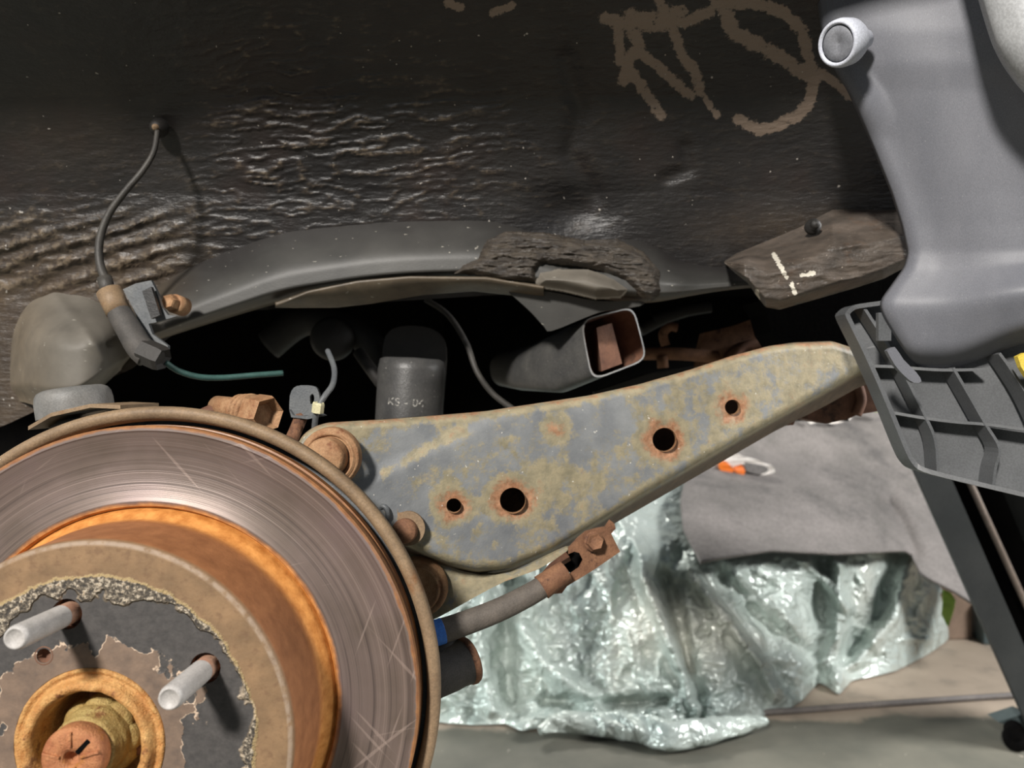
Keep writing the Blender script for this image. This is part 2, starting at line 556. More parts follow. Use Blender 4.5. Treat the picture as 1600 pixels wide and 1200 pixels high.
def mat_arm():
    m = Mat('arm_paint_and_rust')
    w = m.attr('wear')
    grey = m.ramp(m.noise(40, 6), [(0.3, srgb(106, 109, 112)), (0.7, srgb(136, 138, 138))])
    n1 = m.noise(36, 8, 0.72); n2 = m.noise(110, 8, 0.78)
    olive = m.ramp(m.noise(130, 5), [(0.3, srgb(124, 117, 94)), (0.6, srgb(156, 145, 116)), (0.8, srgb(146, 120, 92))])
    k = m.math('ADD', m.math('ADD', m.math('MULTIPLY', n1, 0.8), m.math('MULTIPLY', n2, 0.5)), m.math('MULTIPLY', w, 0.30))
    col = m.mix(m.math('MULTIPLY', m.step(k, 0.665, 0.775), 0.92), grey, olive)
    rust = m.ramp(m.noise(240, 5, 0.7), [(0.35, srgb(128, 84, 56)), (0.65, srgb(182, 134, 102))])
    k2 = m.math('ADD', m.math('ADD', m.math('MULTIPLY', n2, 0.8), m.math('MULTIPLY', n1, 0.5)), m.math('MULTIPLY', w, 0.50))
    col = m.mix(m.math('MULTIPLY', m.step(k2, 0.93, 1.14), 0.9), col, rust)
    col = m.mix(m.step(m.noise(330, 2, 0.5), 0.72, 0.77), col, srgb(206, 202, 192))
    fl = m.attr('flange')
    dirt_shade = m.ramp(m.noise(120, 5), [(0.3, srgb(70, 58, 46)), (0.7, srgb(96, 78, 60))])
    col = m.mix(fl, col, dirt_shade)  # shade of the down-facing flange painted in as dark brown
    f = m.noise(700, 4, 0.65)
    nn = m.bump(m.step(k, 0.68, 0.86), 0.3, 0.0005)
    nn = m.bump(m.noise(130, 5), 0.25, 0.0015, nn)
    nn = m.bump(f, 0.3, 0.0007, nn)
    return m.done(col, 0.5, 0.0, nn, 0.45)


def mat_arch():
    m = Mat('undercoat')
    co = m.attr('dirt_shade')
    blk = m.ramp(m.noise(24, 5), [(0.3, srgb(27, 26, 27)), (0.7, srgb(40, 38, 37))])
    brn = m.ramp(m.noise(50, 6), [(0.3, srgb(66, 54, 43)), (0.7, srgb(100, 84, 66))])
    col = m.mix(m.math('MULTIPLY', co, 0.75), blk, brn)
    col = m.mix(m.math('MULTIPLY', m.step(m.noise(9, 3), 0.52, 0.7), 0.35), col, srgb(54, 38, 33))
    # glints on the wrinkle crests, put into the colour as a paler tone
    cr = m.attr('crest')
    col = m.mix(m.math('MULTIPLY', m.math('MULTIPLY', cr, m.step(m.noise(200, 3), 0.42, 0.6)), 0.55), col, srgb(150, 134, 112))
    ch = m.attr('chalk')
    k = m.math('ADD', ch, m.math('MULTIPLY', m.math('SUBTRACT', m.noise(150, 6, 0.8), 0.5), 3.0))
    col = m.mix(m.math('MULTIPLY', m.step(k, 0.45, 0.70), m.math('MULTIPLY', m.step(ch, 0.02, 0.25), 0.75)), col, srgb(150, 132, 116))
    col = m.mix(m.step(m.noise(230, 1, 0.5), 0.775, 0.79), col, srgb(170, 164, 156))
    nn = m.bump(m.noise(1.0, 4, 0.6, m.mapped((90, 90, 330))), 0.45, 0.0025)
    nn = m.bump(m.noise(500, 4), 0.3, 0.0008, nn)
    return m.done(col, 0.40, 0.0, nn, 0.55)


def mat_rail(name='rail_paint', a=srgb(50, 50, 48), b=srgb(70, 69, 66), rough=0.52):
    m = Mat(name)
    col = m.ramp(m.noise(18, 6), [(0.3, a), (0.7, b)])
    col = m.mix(m.attr('top_dark'), col, srgb(36, 34, 33))  # rail colour darkens towards its top edge
    col = m.mix(m.math('MULTIPLY', m.attr('dirt_shade'), 0.75), col, m.ramp(m.noise(70, 5), [(0.3, srgb(84, 72, 56)), (0.7, srgb(116, 102, 82))]))
    col = m.mix(m.step(m.noise(1.0, 2, 0.5, m.mapped((150, 150, 420))), 0.72, 0.76), col, srgb(150, 146, 136))
    nn = m.bump(m.noise(60, 4), 0.15, 0.0012, m.bump(m.noise(600, 3), 0.15, 0.0005))
    return m.done(col, rough, 0.0, nn, 0.5)


def mat_seal():
    m = Mat('wrinkled_sealer')
    col = m.ramp(m.noise(1.0, 5, 0.6, m.mapped((80, 80, 260))), [(0.3, srgb(42, 38, 35)), (0.7, srgb(82, 74, 64))])
    nn = m.bump(m.noise(1.0, 5, 0.65, m.mapped((110, 110, 420)), 0.6), 0.8, 0.004)
    return m.done(col, 0.4, 0.0, nn, 0.5)


def mat_sheet():
    m = Mat('silver_plastic_film')
    col = m.ramp(m.noise(5, 4), [(0.3, srgb(164, 176, 170)), (0.7, srgb(200, 210, 204))])
    col = m.mix(m.math('MULTIPLY', m.step(m.noise(3.2, 3, 0.5, m.mapped((1, 1, 1), (0.4, 0.2, 0.9))), 0.5, 0.66), 0.4), col, srgb(172, 160, 144))
    def creases(sc):
        x = m.n('ShaderNodeTexVoronoi', feature='DISTANCE_TO_EDGE'); x.inputs['Scale'].default_value = sc
        w = m.n('ShaderNodeTexNoise'); w.inputs['Scale'].default_value = sc * 0.8; m.l(m.mapped((1, 1, 0.6)), w.inputs['Vector'])
        a = m.n('ShaderNodeVectorMath', operation='MULTIPLY_ADD'); m.l(w.outputs['Color'], a.inputs[0]); a.inputs[1].default_value = (1.2 / sc,) * 3; m.l(m.mapped((1, 1, 0.6)), a.inputs[2])
        m.l(a.outputs[0], x.inputs['Vector'])
        return x.outputs['Distance']
    nn = m.bump(m.noise(16, 3, 0.6, None, 1.2), 0.6, 0.025)
    nn = m.bump(creases(13), 0.5, 0.035, nn)
    nn = m.bump(creases(40), 0.28, 0.008, nn)
    return m.done(col, 0.28, 0.22, nn, 0.6)


def mat_floor():
    m = Mat('concrete_floor')
    col = m.ramp(m.noise(3.0, 7, 0.65), [(0.3, srgb(140, 128, 114)), (0.7, srgb(166, 152, 136))])
    col = m.mix(m.math('MULTIPLY', m.step(m.noise(14, 5), 0.5, 0.7), 0.4), col, srgb(104, 100, 92))
    # the car's soft shadow, coloured in green-grey on the near side
    sep = m.n('ShaderNodeSeparateXYZ'); m.l(m.co, sep.inputs[0])
    edge = m.math('ADD', m.math('ADD', sep.outputs[1], m.math('MULTIPLY', sep.outputs[0], -0.06)), m.math('MULTIPLY', m.math('SUBTRACT', m.noise(6, 5), 0.5), 0.10))
    near_shadow = m.ramp(m.noise(9, 6), [(0.3, srgb(88, 88, 80)), (0.7, srgb(106, 104, 94))])
    col = m.mix(m.step(edge, 1.345, 1.325), col, near_shadow)
    col = m.mix(m.step(m.noise(60, 2), 0.72, 0.76), col, srgb(172, 164, 152))
    return m.done(col, 0.7, 0.0, m.bump(m.noise(90, 5), 0.2, 0.003), 0.3)


DISC, HAT, ARM, ARCH, RAIL, SEAL, SHEET, FLOOR = mat_disc(), mat_hat(), mat_arm(), mat_arch(), mat_rail(), mat_seal(), mat_sheet(), mat_floor()
TOWER = mat_rail('tower_paint', srgb(84, 80, 73), srgb(112, 107, 98), 0.62)
def mat_sill():
    m = Mat('sill_mud')
    v = m.mapped((1, 1, 1.8))
    col = m.ramp(m.noise(40, 6, 0.65, v), [(0.33, srgb(60, 54, 48)), (0.67, srgb(94, 84, 75))])
    col = m.mix(m.math('MULTIPLY', m.step(m.noise(26, 6, 0.7), 0.55, 0.68), 0.7), col, srgb(82, 64, 50))
    k = m.math('ADD', m.attr('mark'), m.math('MULTIPLY', m.math('SUBTRACT', m.noise(260, 4, 0.7), 0.5), 2.6))
    col = m.mix(m.math('MULTIPLY', m.step(k, 0.60, 0.75), m.step(m.attr('mark'), 0.05, 0.3)), col, srgb(206, 200, 186))
    col = m.mix(m.step(m.noise(350, 2, 0.5), 0.72, 0.76), col, srgb(160, 150, 138))
    nn = m.bump(m.noise(1.0, 5, 0.6, m.mapped((60, 60, 200))), 0.5, 0.003, m.bump(m.noise(500, 4), 0.4, 0.001))
    return m.done(col, 0.48, 0.0, nn, 0.5)
SILL = mat_sill()
WALL = grime('garage_wall', srgb(130, 130, 128), srgb(150, 150, 146), None, 3, 60, 0.8, bump=0.05)

# ------------------------------------------------------------------ the setting
V = [(-5, -4, 0), (5, -4, 0), (5, 5, 0), (-5, 5, 0)]
fl = mk('floor', V, [(0, 1, 2, 3)], FLOOR, smooth=False, origin=(0, 0, 0))
tag(fl, 'worn brown concrete garage floor', 'floor', kind='structure')
V, Fc = box(Matrix(), (-5, 5, 0), (5, 5.1, 3.2))
tag(mk('wall_back', V, Fc, WALL, smooth=False), 'plain grey garage wall behind the car', 'wall', kind='structure')

# ------------------------------------------------------------------ car body
body = thing('car_body', (0, 0.68, H - 0.05), 'black undercoated wheel arch and chassis rail of a raised car', 'car body')

# --- wheel arch: curved sheet that rises from the rail and leans over the wheel
nx, ny = 580, 230
PXc = np.linspace(-430, 1490, nx)
bot = curve1([(-430, 700), (-170, 690), (0, 668), (60, 640), (150, 600), (210, 575), (260, 530), (320, 490), (1100, 440), (1200, 400), (1490, 430)], PXc, 6)
top = np.full(nx, -70.0)
T = np.linspace(0, 1, ny)[:, None]
PX = np.repeat(PXc[None, :], ny, 0)
PY = bot[None, :] * (1 - T) + top[None, :] * T
YA = curve1([(-80, 0.515), (0, 0.552), (150, 0.612), (300, 0.655), (450, 0.685), (700, 0.70)], PY.ravel()).reshape(PY.shape)
YA = YA - 0.03 * sst(1150, 1480, PX)
# soft pressing around the grommet, a swage step and shallow dents
g = np.hypot((PX - 250) / 90.0, (PY - 190) / 130.0)
YA += 0.005 * np.exp(-(g ** 2) * 1.2)
YA += 0.004 * np.exp(-(dpoly(PX, PY, [(885, 90), (905, 170), (890, 240), (930, 300)]) / 16) ** 2)
YA += 0.003 * np.exp(-(dpoly(PX, PY, [(1070, 230), (1075, 265), (1040, 280)]) / 12) ** 2)
YA += 0.010 * np.exp(-(np.hypot((PX - 900) / 60, (PY - 330) / 34)) ** 2)
# wrinkled undercoat
wr = ridge(PX / 46.0 + 0.5 * fbm(PX / 90, PY / 60, 5), PY / 9.5 + PX / 160.0 + 3.0 * fbm(PX / 70, PY / 70, 3), 11, 3)
reg = np.exp(-(((PX - 460) / 190) ** 2 + ((PY - 190) / 150) ** 2)) + 0.8 * np.exp(-(((PX - 120) / 230) ** 2 + ((PY - 400) / 75) ** 2)) \
    + 0.35 * np.exp(-(((PX - 720) / 120) ** 2 + ((PY - 230) / 90) ** 2)) + 0.10
reg *= 1 - 0.9 * np.exp(-(g ** 2) * 1.2)
reg = np.clip(reg, 0, 1)
YA -= 0.0050 * reg * np.clip(wr - 0.35, 0, 1)
# long folds at the left foot of the arch
fo = np.abs(np.sin((PY + 0.33 * PX - 34 * fbm(PX / 150, PY / 80, 9)) / 9.5)) ** 3
fm = sst(330, 380, PY + 0.10 * PX) * sst(330, 230, PX) * sst(475, 455, PY + 0.1 * PX)
YA -= 0.0035 * fo * fm * (0.4 + fbm(PX / 60, PY / 30, 2))
crest = np.clip(reg * sst(0.62, 0.95, wr) + fm * fo * 0.55, 0, 1)
dirt_shade = np.clip(0.65 * sst(300, 440, PY) * sst(420, 180, PX) + 0.6 * reg * sst(0.55, 0.9, wr) + 0.25 * np.exp(-((PX - 120) / 130) ** 2 - ((PY - 190) / 80) ** 2)
               + 0.35 * np.exp(-(((PX - 1250) / 150) ** 2 + ((PY - 355) / 35) ** 2)), 0, 1)
# chalked letters (bare strokes on the black)
strokes = [([(945, 28), (985, 40), (1000, 75), (985, 90), (975, 125)], 9), ([(965, 45), (970, 95), (1000, 130), (1033, 182)], 8), ([(985, 30), (1035, 35), (1060, 25)], 15),
           ([(1030, 0), (1050, 40), (1065, 85), (1090, 120), (1093, 140)], 8), ([(1000, 82), (1035, 110), (1065, 140), (1080, 150)], 8), ([(1070, 35), (1108, 17)], 9),
           ([(1095, 145), (1105, 160), (1120, 180)], 5), ([(1120, 5), (1180, 5), (1225, 20), (1252, 45), (1262, 85), (1273, 120), (1265, 160), (1245, 183), (1215, 195), (1185, 203), (1155, 187)], 9),
           ([(1130, 10), (1145, 50), (1180, 68), (1215, 88), (1250, 108), (1265, 118)], 11), ([(1275, 108), (1300, 125), (1330, 150)], 7),
           ([(700, 5), (720, 12)], 6), ([(770, 20), (800, 8)], 6)]
chalk = np.zeros(PX.shape)
for pts, w in strokes:
    d = dpoly(PX, PY, pts)
    chalk = np.maximum(chalk, sst(w * 1.9, w * 0.3, d))
Varr = PA(PX, PY, YA)
# the panel runs on over the wheel to the fender lip
rows = [Varr.reshape(-1, 3)]
last = Varr[-1]
for dy, dz in ((-0.03, 0.015), (-0.06, 0.025), (-0.085, 0.028), (-0.09, 0.020)):
    rows.append(last + np.array([0, dy, dz]))
ext = len(rows) - 1
Vall = np.concatenate(rows)
z0 = np.zeros(nx * ext)
mk('wheel_arch', Vall, gridfaces(nx, ny + ext), ARCH, body, recalc=False,
   attrs={'crest': np.concatenate([crest.ravel(), z0]), 'dirt_shade': np.concatenate([dirt_shade.ravel(), z0]), 'chalk': np.concatenate([chalk.ravel(), z0])})


def patch(name, xs, topc, botc, ny, depth, mat, parent, nx=200, smooth=4, attrs=None, solid=None, bulge=None):
    X = np.linspace(xs[0], xs[1], nx)
    t, b = curve1(topc, X, smooth), curve1(botc, X, smooth)
    v = np.linspace(0, 1, ny)[:, None]
    GX = np.repeat(X[None, :], ny, 0)
    GY = t[None, :] * (1 - v) + b[None, :] * v
    GV = np.repeat(v, nx, 1)
    U = np.repeat(np.linspace(0, 1, nx)[None, :], ny, 0)
    D = depth(GX, GY, U, GV)
    at = {k: f(GX, GY, U, GV) for k, f in (attrs or {}).items()}
    return mk(name, PA(GX, GY, D).reshape(-1, 3), gridfaces(nx, ny), mat, parent, attrs=at, solid=solid, recalc=False)


# --- chassis rail
def rail_depth(X, Y, U, V_):
    d = 0.690 - 0.058 * sst(-0.05, 0.75, V_) + 0.030 * sst(0.86, 1.0, V_)
    d += 0.012 * np.exp(-(((X - 890) / 75) ** 2 + ((Y - 340) / 40) ** 2))
    d -= 0.004 * np.exp(-(dpoly(X, Y, [(960, 330), (1010, 360), (1060, 430)]) / 22) ** 2)
    return d
patch('chassis_rail', (205, 1190), [(205, 470), (300, 392), (440, 318), (600, 300), (780, 298), (840, 325), (880, 355), (940, 350), (970, 328), (1010, 345), (1060, 400), (1190, 420)],
      [(205, 545), (245, 532), (320, 508), (440, 472), (560, 452), (640, 444), (760, 440), (850, 452), (940, 468), (1010, 476), (1060, 466), (1120, 455), (1190, 448)],
      60, rail_depth, RAIL, body, nx=260, smooth=14, attrs={'top_dark': lambda X, Y, U, V_: sst(0.72, 0.18, V_ + 0.30 * (fbm(X / 60, Y / 30, 14) - 0.5)), 'dirt_shade': lambda X, Y, U, V_: np.clip(0.8 * sst(0.88, 1.0, V_) + 0.5 * sst(330, 210, X), 0, 1)})
# rolled lip that hangs under the rail
patch('rail_lip', (430, 850), [(430, 473), (480, 454), (560, 438), (640, 431), (760, 432), (850, 446)], [(430, 475), (460, 476), (525, 476), (580, 470), (660, 456), (740, 450), (850, 462)],
      14, lambda X, Y, U, V_: 0.632 + 0.024 * V_ ** 1.5, RAIL, body, attrs={'dirt_shade': lambda X, Y, U, V_: 0.9 + 0 * X}, solid=0.003)


def blob(name, poly, yb, lift, mat, parent, n=110, wrinkle=0.0, edge=14, dirt_shade=0.3):
    """raised patch of material lying on a panel: grid clipped to an outline"""
    a = np.array(poly, float)
    x0, x1, y0, y1 = a[:, 0].min() - 2, a[:, 0].max() + 2, a[:, 1].min() - 2, a[:, 1].max() + 2
    m_ = max(8, int(n * (y1 - y0) / (x1 - x0)))
    X, Y = np.meshgrid(np.linspace(x0, x1, n), np.linspace(y0, y1, m_))
    ins = inside(X, Y, poly)
    d = dpoly(X, Y, list(poly) + [poly[0]])
    h = np.where(ins, sst(-1, edge, d), -0.4)
    D = (yb(X, Y) if callable(yb) else yb) - lift * h
    if wrinkle: D -= wrinkle * h.clip(0, 1) * (ridge(X / 40 + fbm(X / 60, Y / 50, 8), Y / 6.0 + 2.5 * fbm(X / 45, Y / 40, 4), 21, 3) - 0.4)
    c = ins & True
    keep = c[:-1, :-1] | c[1:, :-1] | c[:-1, 1:] | c[1:, 1:]
    return mk(name, PA(X, Y, D).reshape(-1, 3), gridfaces(n, m_, keep), mat, parent, recalc=False, attrs={'dirt_shade': np.full(X.size, dirt_shade)})


blob('sealer_patch', [(708, 428), (722, 412), (745, 402), (762, 376), (790, 362), (850, 364), (915, 376), (965, 374), (1005, 394), (1030, 424), (1036, 455), (1020, 470), (1000, 464), (975, 440), (940, 424), (900, 416), (850, 412), (840, 422), (838, 442), (790, 440), (740, 430)],
     0.634, 0.009, SEAL, body, 240, 0.0048, 12)
blob('rail_boss', [(836, 442), (842, 424), (870, 420), (920, 421), (960, 434), (985, 452), (970, 466), (930, 468), (880, 456), (840, 450)], 0.633, 0.012, TOWER, body, 150, 0, 20, 0.1)
V, Fc = pxplate([(790, 452), (860, 456), (930, 470), (1000, 470), (1000, 478), (945, 486), (915, 496), (862, 517), (850, 510), (828, 486)], 0.645, 0.006, 3, ys=lambda p: 0.645 + (p[1] - 450) * 0.0001)
o = mk('gusset_plate', V, Fc, RAIL, body, smooth=False)
o.data.attributes.new('dirt_shade', 'FLOAT', 'POINT')

# --- muddy sill end
def sill_depth(X, Y, U, V_):
    d = 0.650 - 0.085 * sst(-0.1, 0.5, V_) + 0.03 * sst(0.82, 1.0, V_) ** 2 + 0.03 * sst(0.10, 0.0, U)
    d -= 0.0035 * ridge(X / 90 + Y / 70, Y / 16 + 1.5 * fbm(X / 50, Y / 40, 4), 31, 3) * sst(0, 0.2, V_)
    d -= 0.004 * np.exp(-(dpoly(X, Y, [(1180, 372), (1240, 362), (1300, 352), (1350, 335)]) / 7) ** 2)
    return d
def sill_mark(X, Y, U, V_):
    d = np.full(X.shape, 99.0)
    for pts in ([(1209, 398), (1216, 409), (1222, 420), (1229, 433)], [(1237, 444), (1241, 458)], [(1183, 455), (1184, 468)], [(1252, 430), (1272, 427)]):
        d = np.minimum(d, dpoly(X, Y, pts))
    return sst(7, 1, d)
patch('sill_end', (1132, 1470), [(1132, 408), (1150, 396), (1200, 376), (1250, 355), (1300, 328), (1400, 322), (1470, 330)],
      [(1132, 412), (1150, 428), (1168, 442), (1182, 462), (1196, 480), (1218, 484), (1260, 472), (1330, 452), (1380, 436), (1422, 414), (1470, 400)], 70, sill_depth, SILL, body, nx=240, smooth=1, attrs={'mark': sill_mark})
M = frame(P(1272, 352, 0.600), (-0.1, -1, 0.1))
V, Fc = lathe([(0.0, 0.006), (0.0025, 0.0055), (0.0038, 0.004), (0.0040, 0.0), (0.006, -0.001), (0.006, -0.006)], M, 16)
mk('weld_stud', V, Fc, DARKPART, body)

# --- spring tower bulge on the left
def tower_depth(X, Y, U, V_):
    e = np.clip(1 - (2 * np.abs(U - 0.5)) ** 2.4, 0, 1) ** 0.8 * sst(-0.25, 0.5, V_)
    d = 0.712 - 0.095 * e + 0.03 * sst(0.8, 1.0, V_)
    d -= 0.004 * np.exp(-(dpoly(X, Y, [(85, 462), (120, 500), (165, 560)]) / 10) ** 2)
    return d
patch('spring_tower', (10, 212), [(10, 500), (40, 462), (90, 455), (140, 462), (175, 480), (212, 520)], [(10, 625), (40, 628), (70, 640), (120, 640), (150, 615), (180, 585), (212, 560)], 70, tower_depth, TOWER, body, nx=110, smooth=14, attrs={'dirt_shade': lambda X, Y, U, V_: np.clip(0.75 * sst(110, 20, X) + 0.5 * sst(160, 200, X) + 0.35 * sst(0.7, 1, V_), 0, 1)})
# --- black screens put in to keep the underside beyond the rail dark
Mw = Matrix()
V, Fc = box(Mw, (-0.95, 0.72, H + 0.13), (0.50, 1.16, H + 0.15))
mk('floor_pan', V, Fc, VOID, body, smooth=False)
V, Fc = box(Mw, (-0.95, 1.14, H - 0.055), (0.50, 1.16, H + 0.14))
mk('rear_screen', V, Fc, VOID, body, smooth=False)
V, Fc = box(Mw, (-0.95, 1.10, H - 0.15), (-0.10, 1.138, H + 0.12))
mk('left_screen', V, Fc, VOID, body, smooth=False)
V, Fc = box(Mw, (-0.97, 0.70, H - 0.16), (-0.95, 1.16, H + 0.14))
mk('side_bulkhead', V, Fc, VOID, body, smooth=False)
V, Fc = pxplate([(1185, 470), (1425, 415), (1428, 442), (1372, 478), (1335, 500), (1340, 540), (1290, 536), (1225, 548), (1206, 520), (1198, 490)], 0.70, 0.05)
mk('under_sill_block', V, Fc, VOID, body, smooth=False)  # near-black block filling the dark area under the sill

# ------------------------------------------------------------------ brake disc, hub, axle, shield (one common axle line)
C0 = Vector((-0.2073, 0.4316, H - 0.1784))
AX = Vector((0.0025, -0.9995, 0.031)).normalized()
disc = thing('brake_disc', C0, 'worn brake disc with rusty drum hat in front of the dust shield', 'brake disc', axis=AX)
MD = disc.matrix_basis.copy()
V, Fc = lathe([(0.1085, -0.002), (0.1095, 0.0), (0.1120, 0.0003), (0.1130, -0.0004), (0.1510, -0.0004), (0.1520, 0.0004), (0.1540, 0.0003), (0.1550, -0.0008), (0.1550, -0.0070), (0.1530, -0.0075), (0.1530, -0.0125), (0.1550, -0.0130), (0.1550, -0.0200), (0.1095, -0.0205)], MD, 160)
sharp(mk('friction_ring', V, Fc, DISC, disc), 40)
V, Fc = lathe([(0.1096, -0.0025), (0.1080, -0.0030), (0.1068, 0.0005), (0.1055, 0.0035), (0.1048, 0.0040), (0.1040, 0.0062), (0.1032, 0.0068), (0.1025, 0.0120), (0.1010, 0.030), (0.1000, 0.0500), (0.0996, 0.0530), (0.0985, 0.0545), (0.0965, 0.0550)], MD, 160)
mb = MB().add(V, Fc)
A_ST = [101.0, 33.3, -38.7, -111.0, 173.0]
R_ST = [0.0645, 0.0672, 0.066, 0.066, 0.066]
holes = [circ(0, 0, 0.0372, 72)]
for a, r in zip(A_ST, R_ST):
    holes.append(circ(r * math.cos(math.radians(a)), r * math.sin(math.radians(a)), 0.0076, 24))
holes.append(circ(-0.0232, 0.0430, 0.0036, 18))
# local X/Y of the disc frame against picture right/up
ux, uy = MD.to_3x3().col[0], MD.to_3x3().col[1]
def loc2(dx, dz):          # offset given as (right, up) -> disc-local x, y
    v = Vector((dx, 0, dz))
    return (v.dot(ux), v.dot(uy))
hl = []
for h in holes:
    hl.append([loc2(*p) for p in h])
outer = [loc2(*p) for p in circ(0, 0, 0.0966, 160)]
V, Fc = plate(outer, hl, MD @ Matrix.Translation((0, 0, 0.0550)), 0.006)
mb.add(V, Fc)
mb.out('hat', HAT, disc, True, 50)
x, y = loc2(-0.0232, 0.0430)
V, Fc = lathe([(0.0048, 0.0549), (0.0044, 0.0553), (0.0036, 0.0545), (0.0033, 0.050), (0.0, 0.0495)], MD @ Matrix.Translation((x, y, 0)), 20)
mk('threaded_hole', V, Fc, RUST_DARK, disc)

hub = thing('wheel_hub', C0 + AX * 0.05, 'rust orange wheel hub ring with grey wheel studs through the brake disc', 'wheel hub', axis=AX)
V, Fc = lathe([(0.0372, 0.040), (0.0370, 0.0552), (0.0362, 0.0562), (0.0348, 0.0556), (0.0340, 0.0545), (0.0328, 0.0552), (0.0318, 0.0580), (0.0310, 0.0596), (0.0296, 0.0602), (0.0280, 0.0598), (0.0270, 0.0585), (0.0262, 0.0560), (0.0258, 0.045), (0.0256, 0.024), (0.0, 0.0235)], MD, 96)
rg = np.array([tuple(v) for v in V])
rg += (fbm(rg[:, 0] * 260, rg[:, 2] * 260, 3)[:, None] - 0.5) * np.array(AX)[None, :] * 0.0022
mk('pilot_ring', rg, Fc, HUBRING, hub)
V, Fc = lathe([(0.085, 0.047), (0.037, 0.047), (0.037, 0.040), (0.085, 0.040)], MD, 64, True)
mk('flange', V, Fc, RUST_DARK, hub)
for a, r in zip(A_ST, R_ST):
    x, y = loc2(r * math.cos(math.radians(a)), r * math.sin(math.radians(a)))
    Ms = MD @ Matrix.Translation((x, y, 0))
    rs = 0.0056
    prof = [(rs, 0.044), (rs, 0.058)]
    V, Fc = lathe([(rs * 0.98, 0.042), (rs * 0.98, 0.0605)], Ms, 28)
    st = mk('wheel_stud', V, Fc, STUDROOT, hub)
    th = []
    z = 0.0600
    while z < 0.0925:
        th += [(rs, z), (rs * 0.975, z + 0.0006)]
        z += 0.0012
    th += [(rs * 0.97, 0.0932), (rs * 0.86, 0.0950), (rs * 0.74, 0.0952), (rs * 0.68, 0.0945), (0.0, 0.0944)]
    V, Fc = lathe(th, Ms, 28)
    t = mk('thread', V, Fc, STUD, st)

axle = thing('drive_axle', C0 + AX * 0.03, 'rusty drive axle end with castellated nut inside the hub ring', 'axle', axis=AX)
# nut: twelve-point crown
def crown(rad_fn, zs, M, seg=96):
    V, Fc = [], []
    for z, k in zs:
        for i in range(seg):
            a = 2 * math.pi * i / seg
            r = rad_fn(a, k)
            V.append(M @ Vector((r * math.cos(a), r * math.sin(a), z)))
    for j in range(len(zs) - 1):
        for i in range(seg):
            l = (i + 1) % seg
            Fc.append((j * seg + i, j * seg + l, (j + 1) * seg + l, (j + 1) * seg + i))
    return V, Fc
V, Fc = crown(lambda a, k: k * (0.0182 + 0.0026 * abs(math.cos(4 * a)) ** 0.6), [(0.024, 1), (0.0455, 1), (0.0485, 0.95), (0.0500, 0.84)], MD)
nut = mk('axle_nut', V, Fc, NUT, axle)
V, Fc = lathe([(0.0176, 0.046), (0.0174, 0.0520), (0.0166, 0.0545), (0.0160, 0.0550), (0.0157, 0.0600), (0.0148, 0.0612), (0.0130, 0.0612)], MD, 48)
mk('collar', V, Fc, NUT, nut)
for k in range(8):
    sl = MB()
    a = math.pi / 4 * k + 0.3
    Mk = MD @ Matrix.Rotation(a, 4, 'Z') @ Matrix.Translation((0.0192, 0, 0.040))
    sl.add(*lathe([(0.0, 0.0022), (0.002, 0.0020), (0.0030, 0.0008), (0.0030, -0.004)], Mk @ Matrix.Rotation(math.pi / 2, 4, 'Y'), 14))
    sl.out('crown_notch', RUST_DARK, nut)
V, Fc = lathe([(0.0138, 0.044), (0.0138, 0.0615), (0.0146, 0.0630), (0.0147, 0.0690), (0.0138, 0.0712), (0.0112, 0.0722), (0.0070, 0.0718), (0.0040, 0.0716), (0.0034, 0.0700), (0.0026, 0.0665), (0.0, 0.0655)], MD, 56)
mk('shaft_end', V, Fc, AXLE, axle)
sm, rd = 1, 2
for a, c, l, w, b in ((0.80, 0.0085, 0.0080, 0.0022, sm), (0.28, 0.0095, 0.0090, 0.0014, rd), (1.55, 0.0095, 0.0070, 0.0014, rd), (2.9, 0.0090, 0.0085, 0.0012, rd), (-1.0, 0.0085, 0.0090, 0.0013, rd)):
    dx, dz = math.cos(a), math.sin(a)
    x, y = loc2(dx * c, dz * c)
    Mk = MD @ Matrix.Translation((x, y, 0.0712)) @ Matrix.Rotation(math.atan2(*reversed(loc2(dx, dz))), 4, 'Z')
    V, Fc = box(Mk, (-l / 2, -w / 2, -0.003), (l / 2, w / 2, 0.0013 if b == sm else 0.0018))
    o = mk('stake_slot' if b == sm else 'stake_ridge', V, Fc, VOID if b == sm else AXLE, axle, False)
    bv = o.modifiers.new('soft', 'BEVEL'); bv.width = 0.0004; bv.segments = 2

shield = thing('dust_shield', C0 - AX * 0.03, 'thin steel dust shield with tan rusty rolled rim behind the brake disc', 'dust shield', axis=AX)
V, Fc = lathe([(0.055, -0.036), (0.125, -0.034), (0.150, -0.030), (0.1572, -0.0285), (0.1580, -0.0315), (0.125, -0.038), (0.055, -0.039)], MD, 120, True)
mk('backing_plate', V, Fc, SHIELD, shield)
V, Fc = lathe([(0.1570, -0.0300), (0.1572, -0.0200), (0.1580, -0.0158), (0.1600, -0.0134), (0.1628, -0.0128), (0.1650, -0.0142), (0.1659, -0.0170), (0.1655, -0.0220), (0.1640, -0.0235), (0.1610, -0.0240), (0.1595, -0.0300)], MD, 160, True)
mk('rolled_rim', V, Fc, LIP, shield)

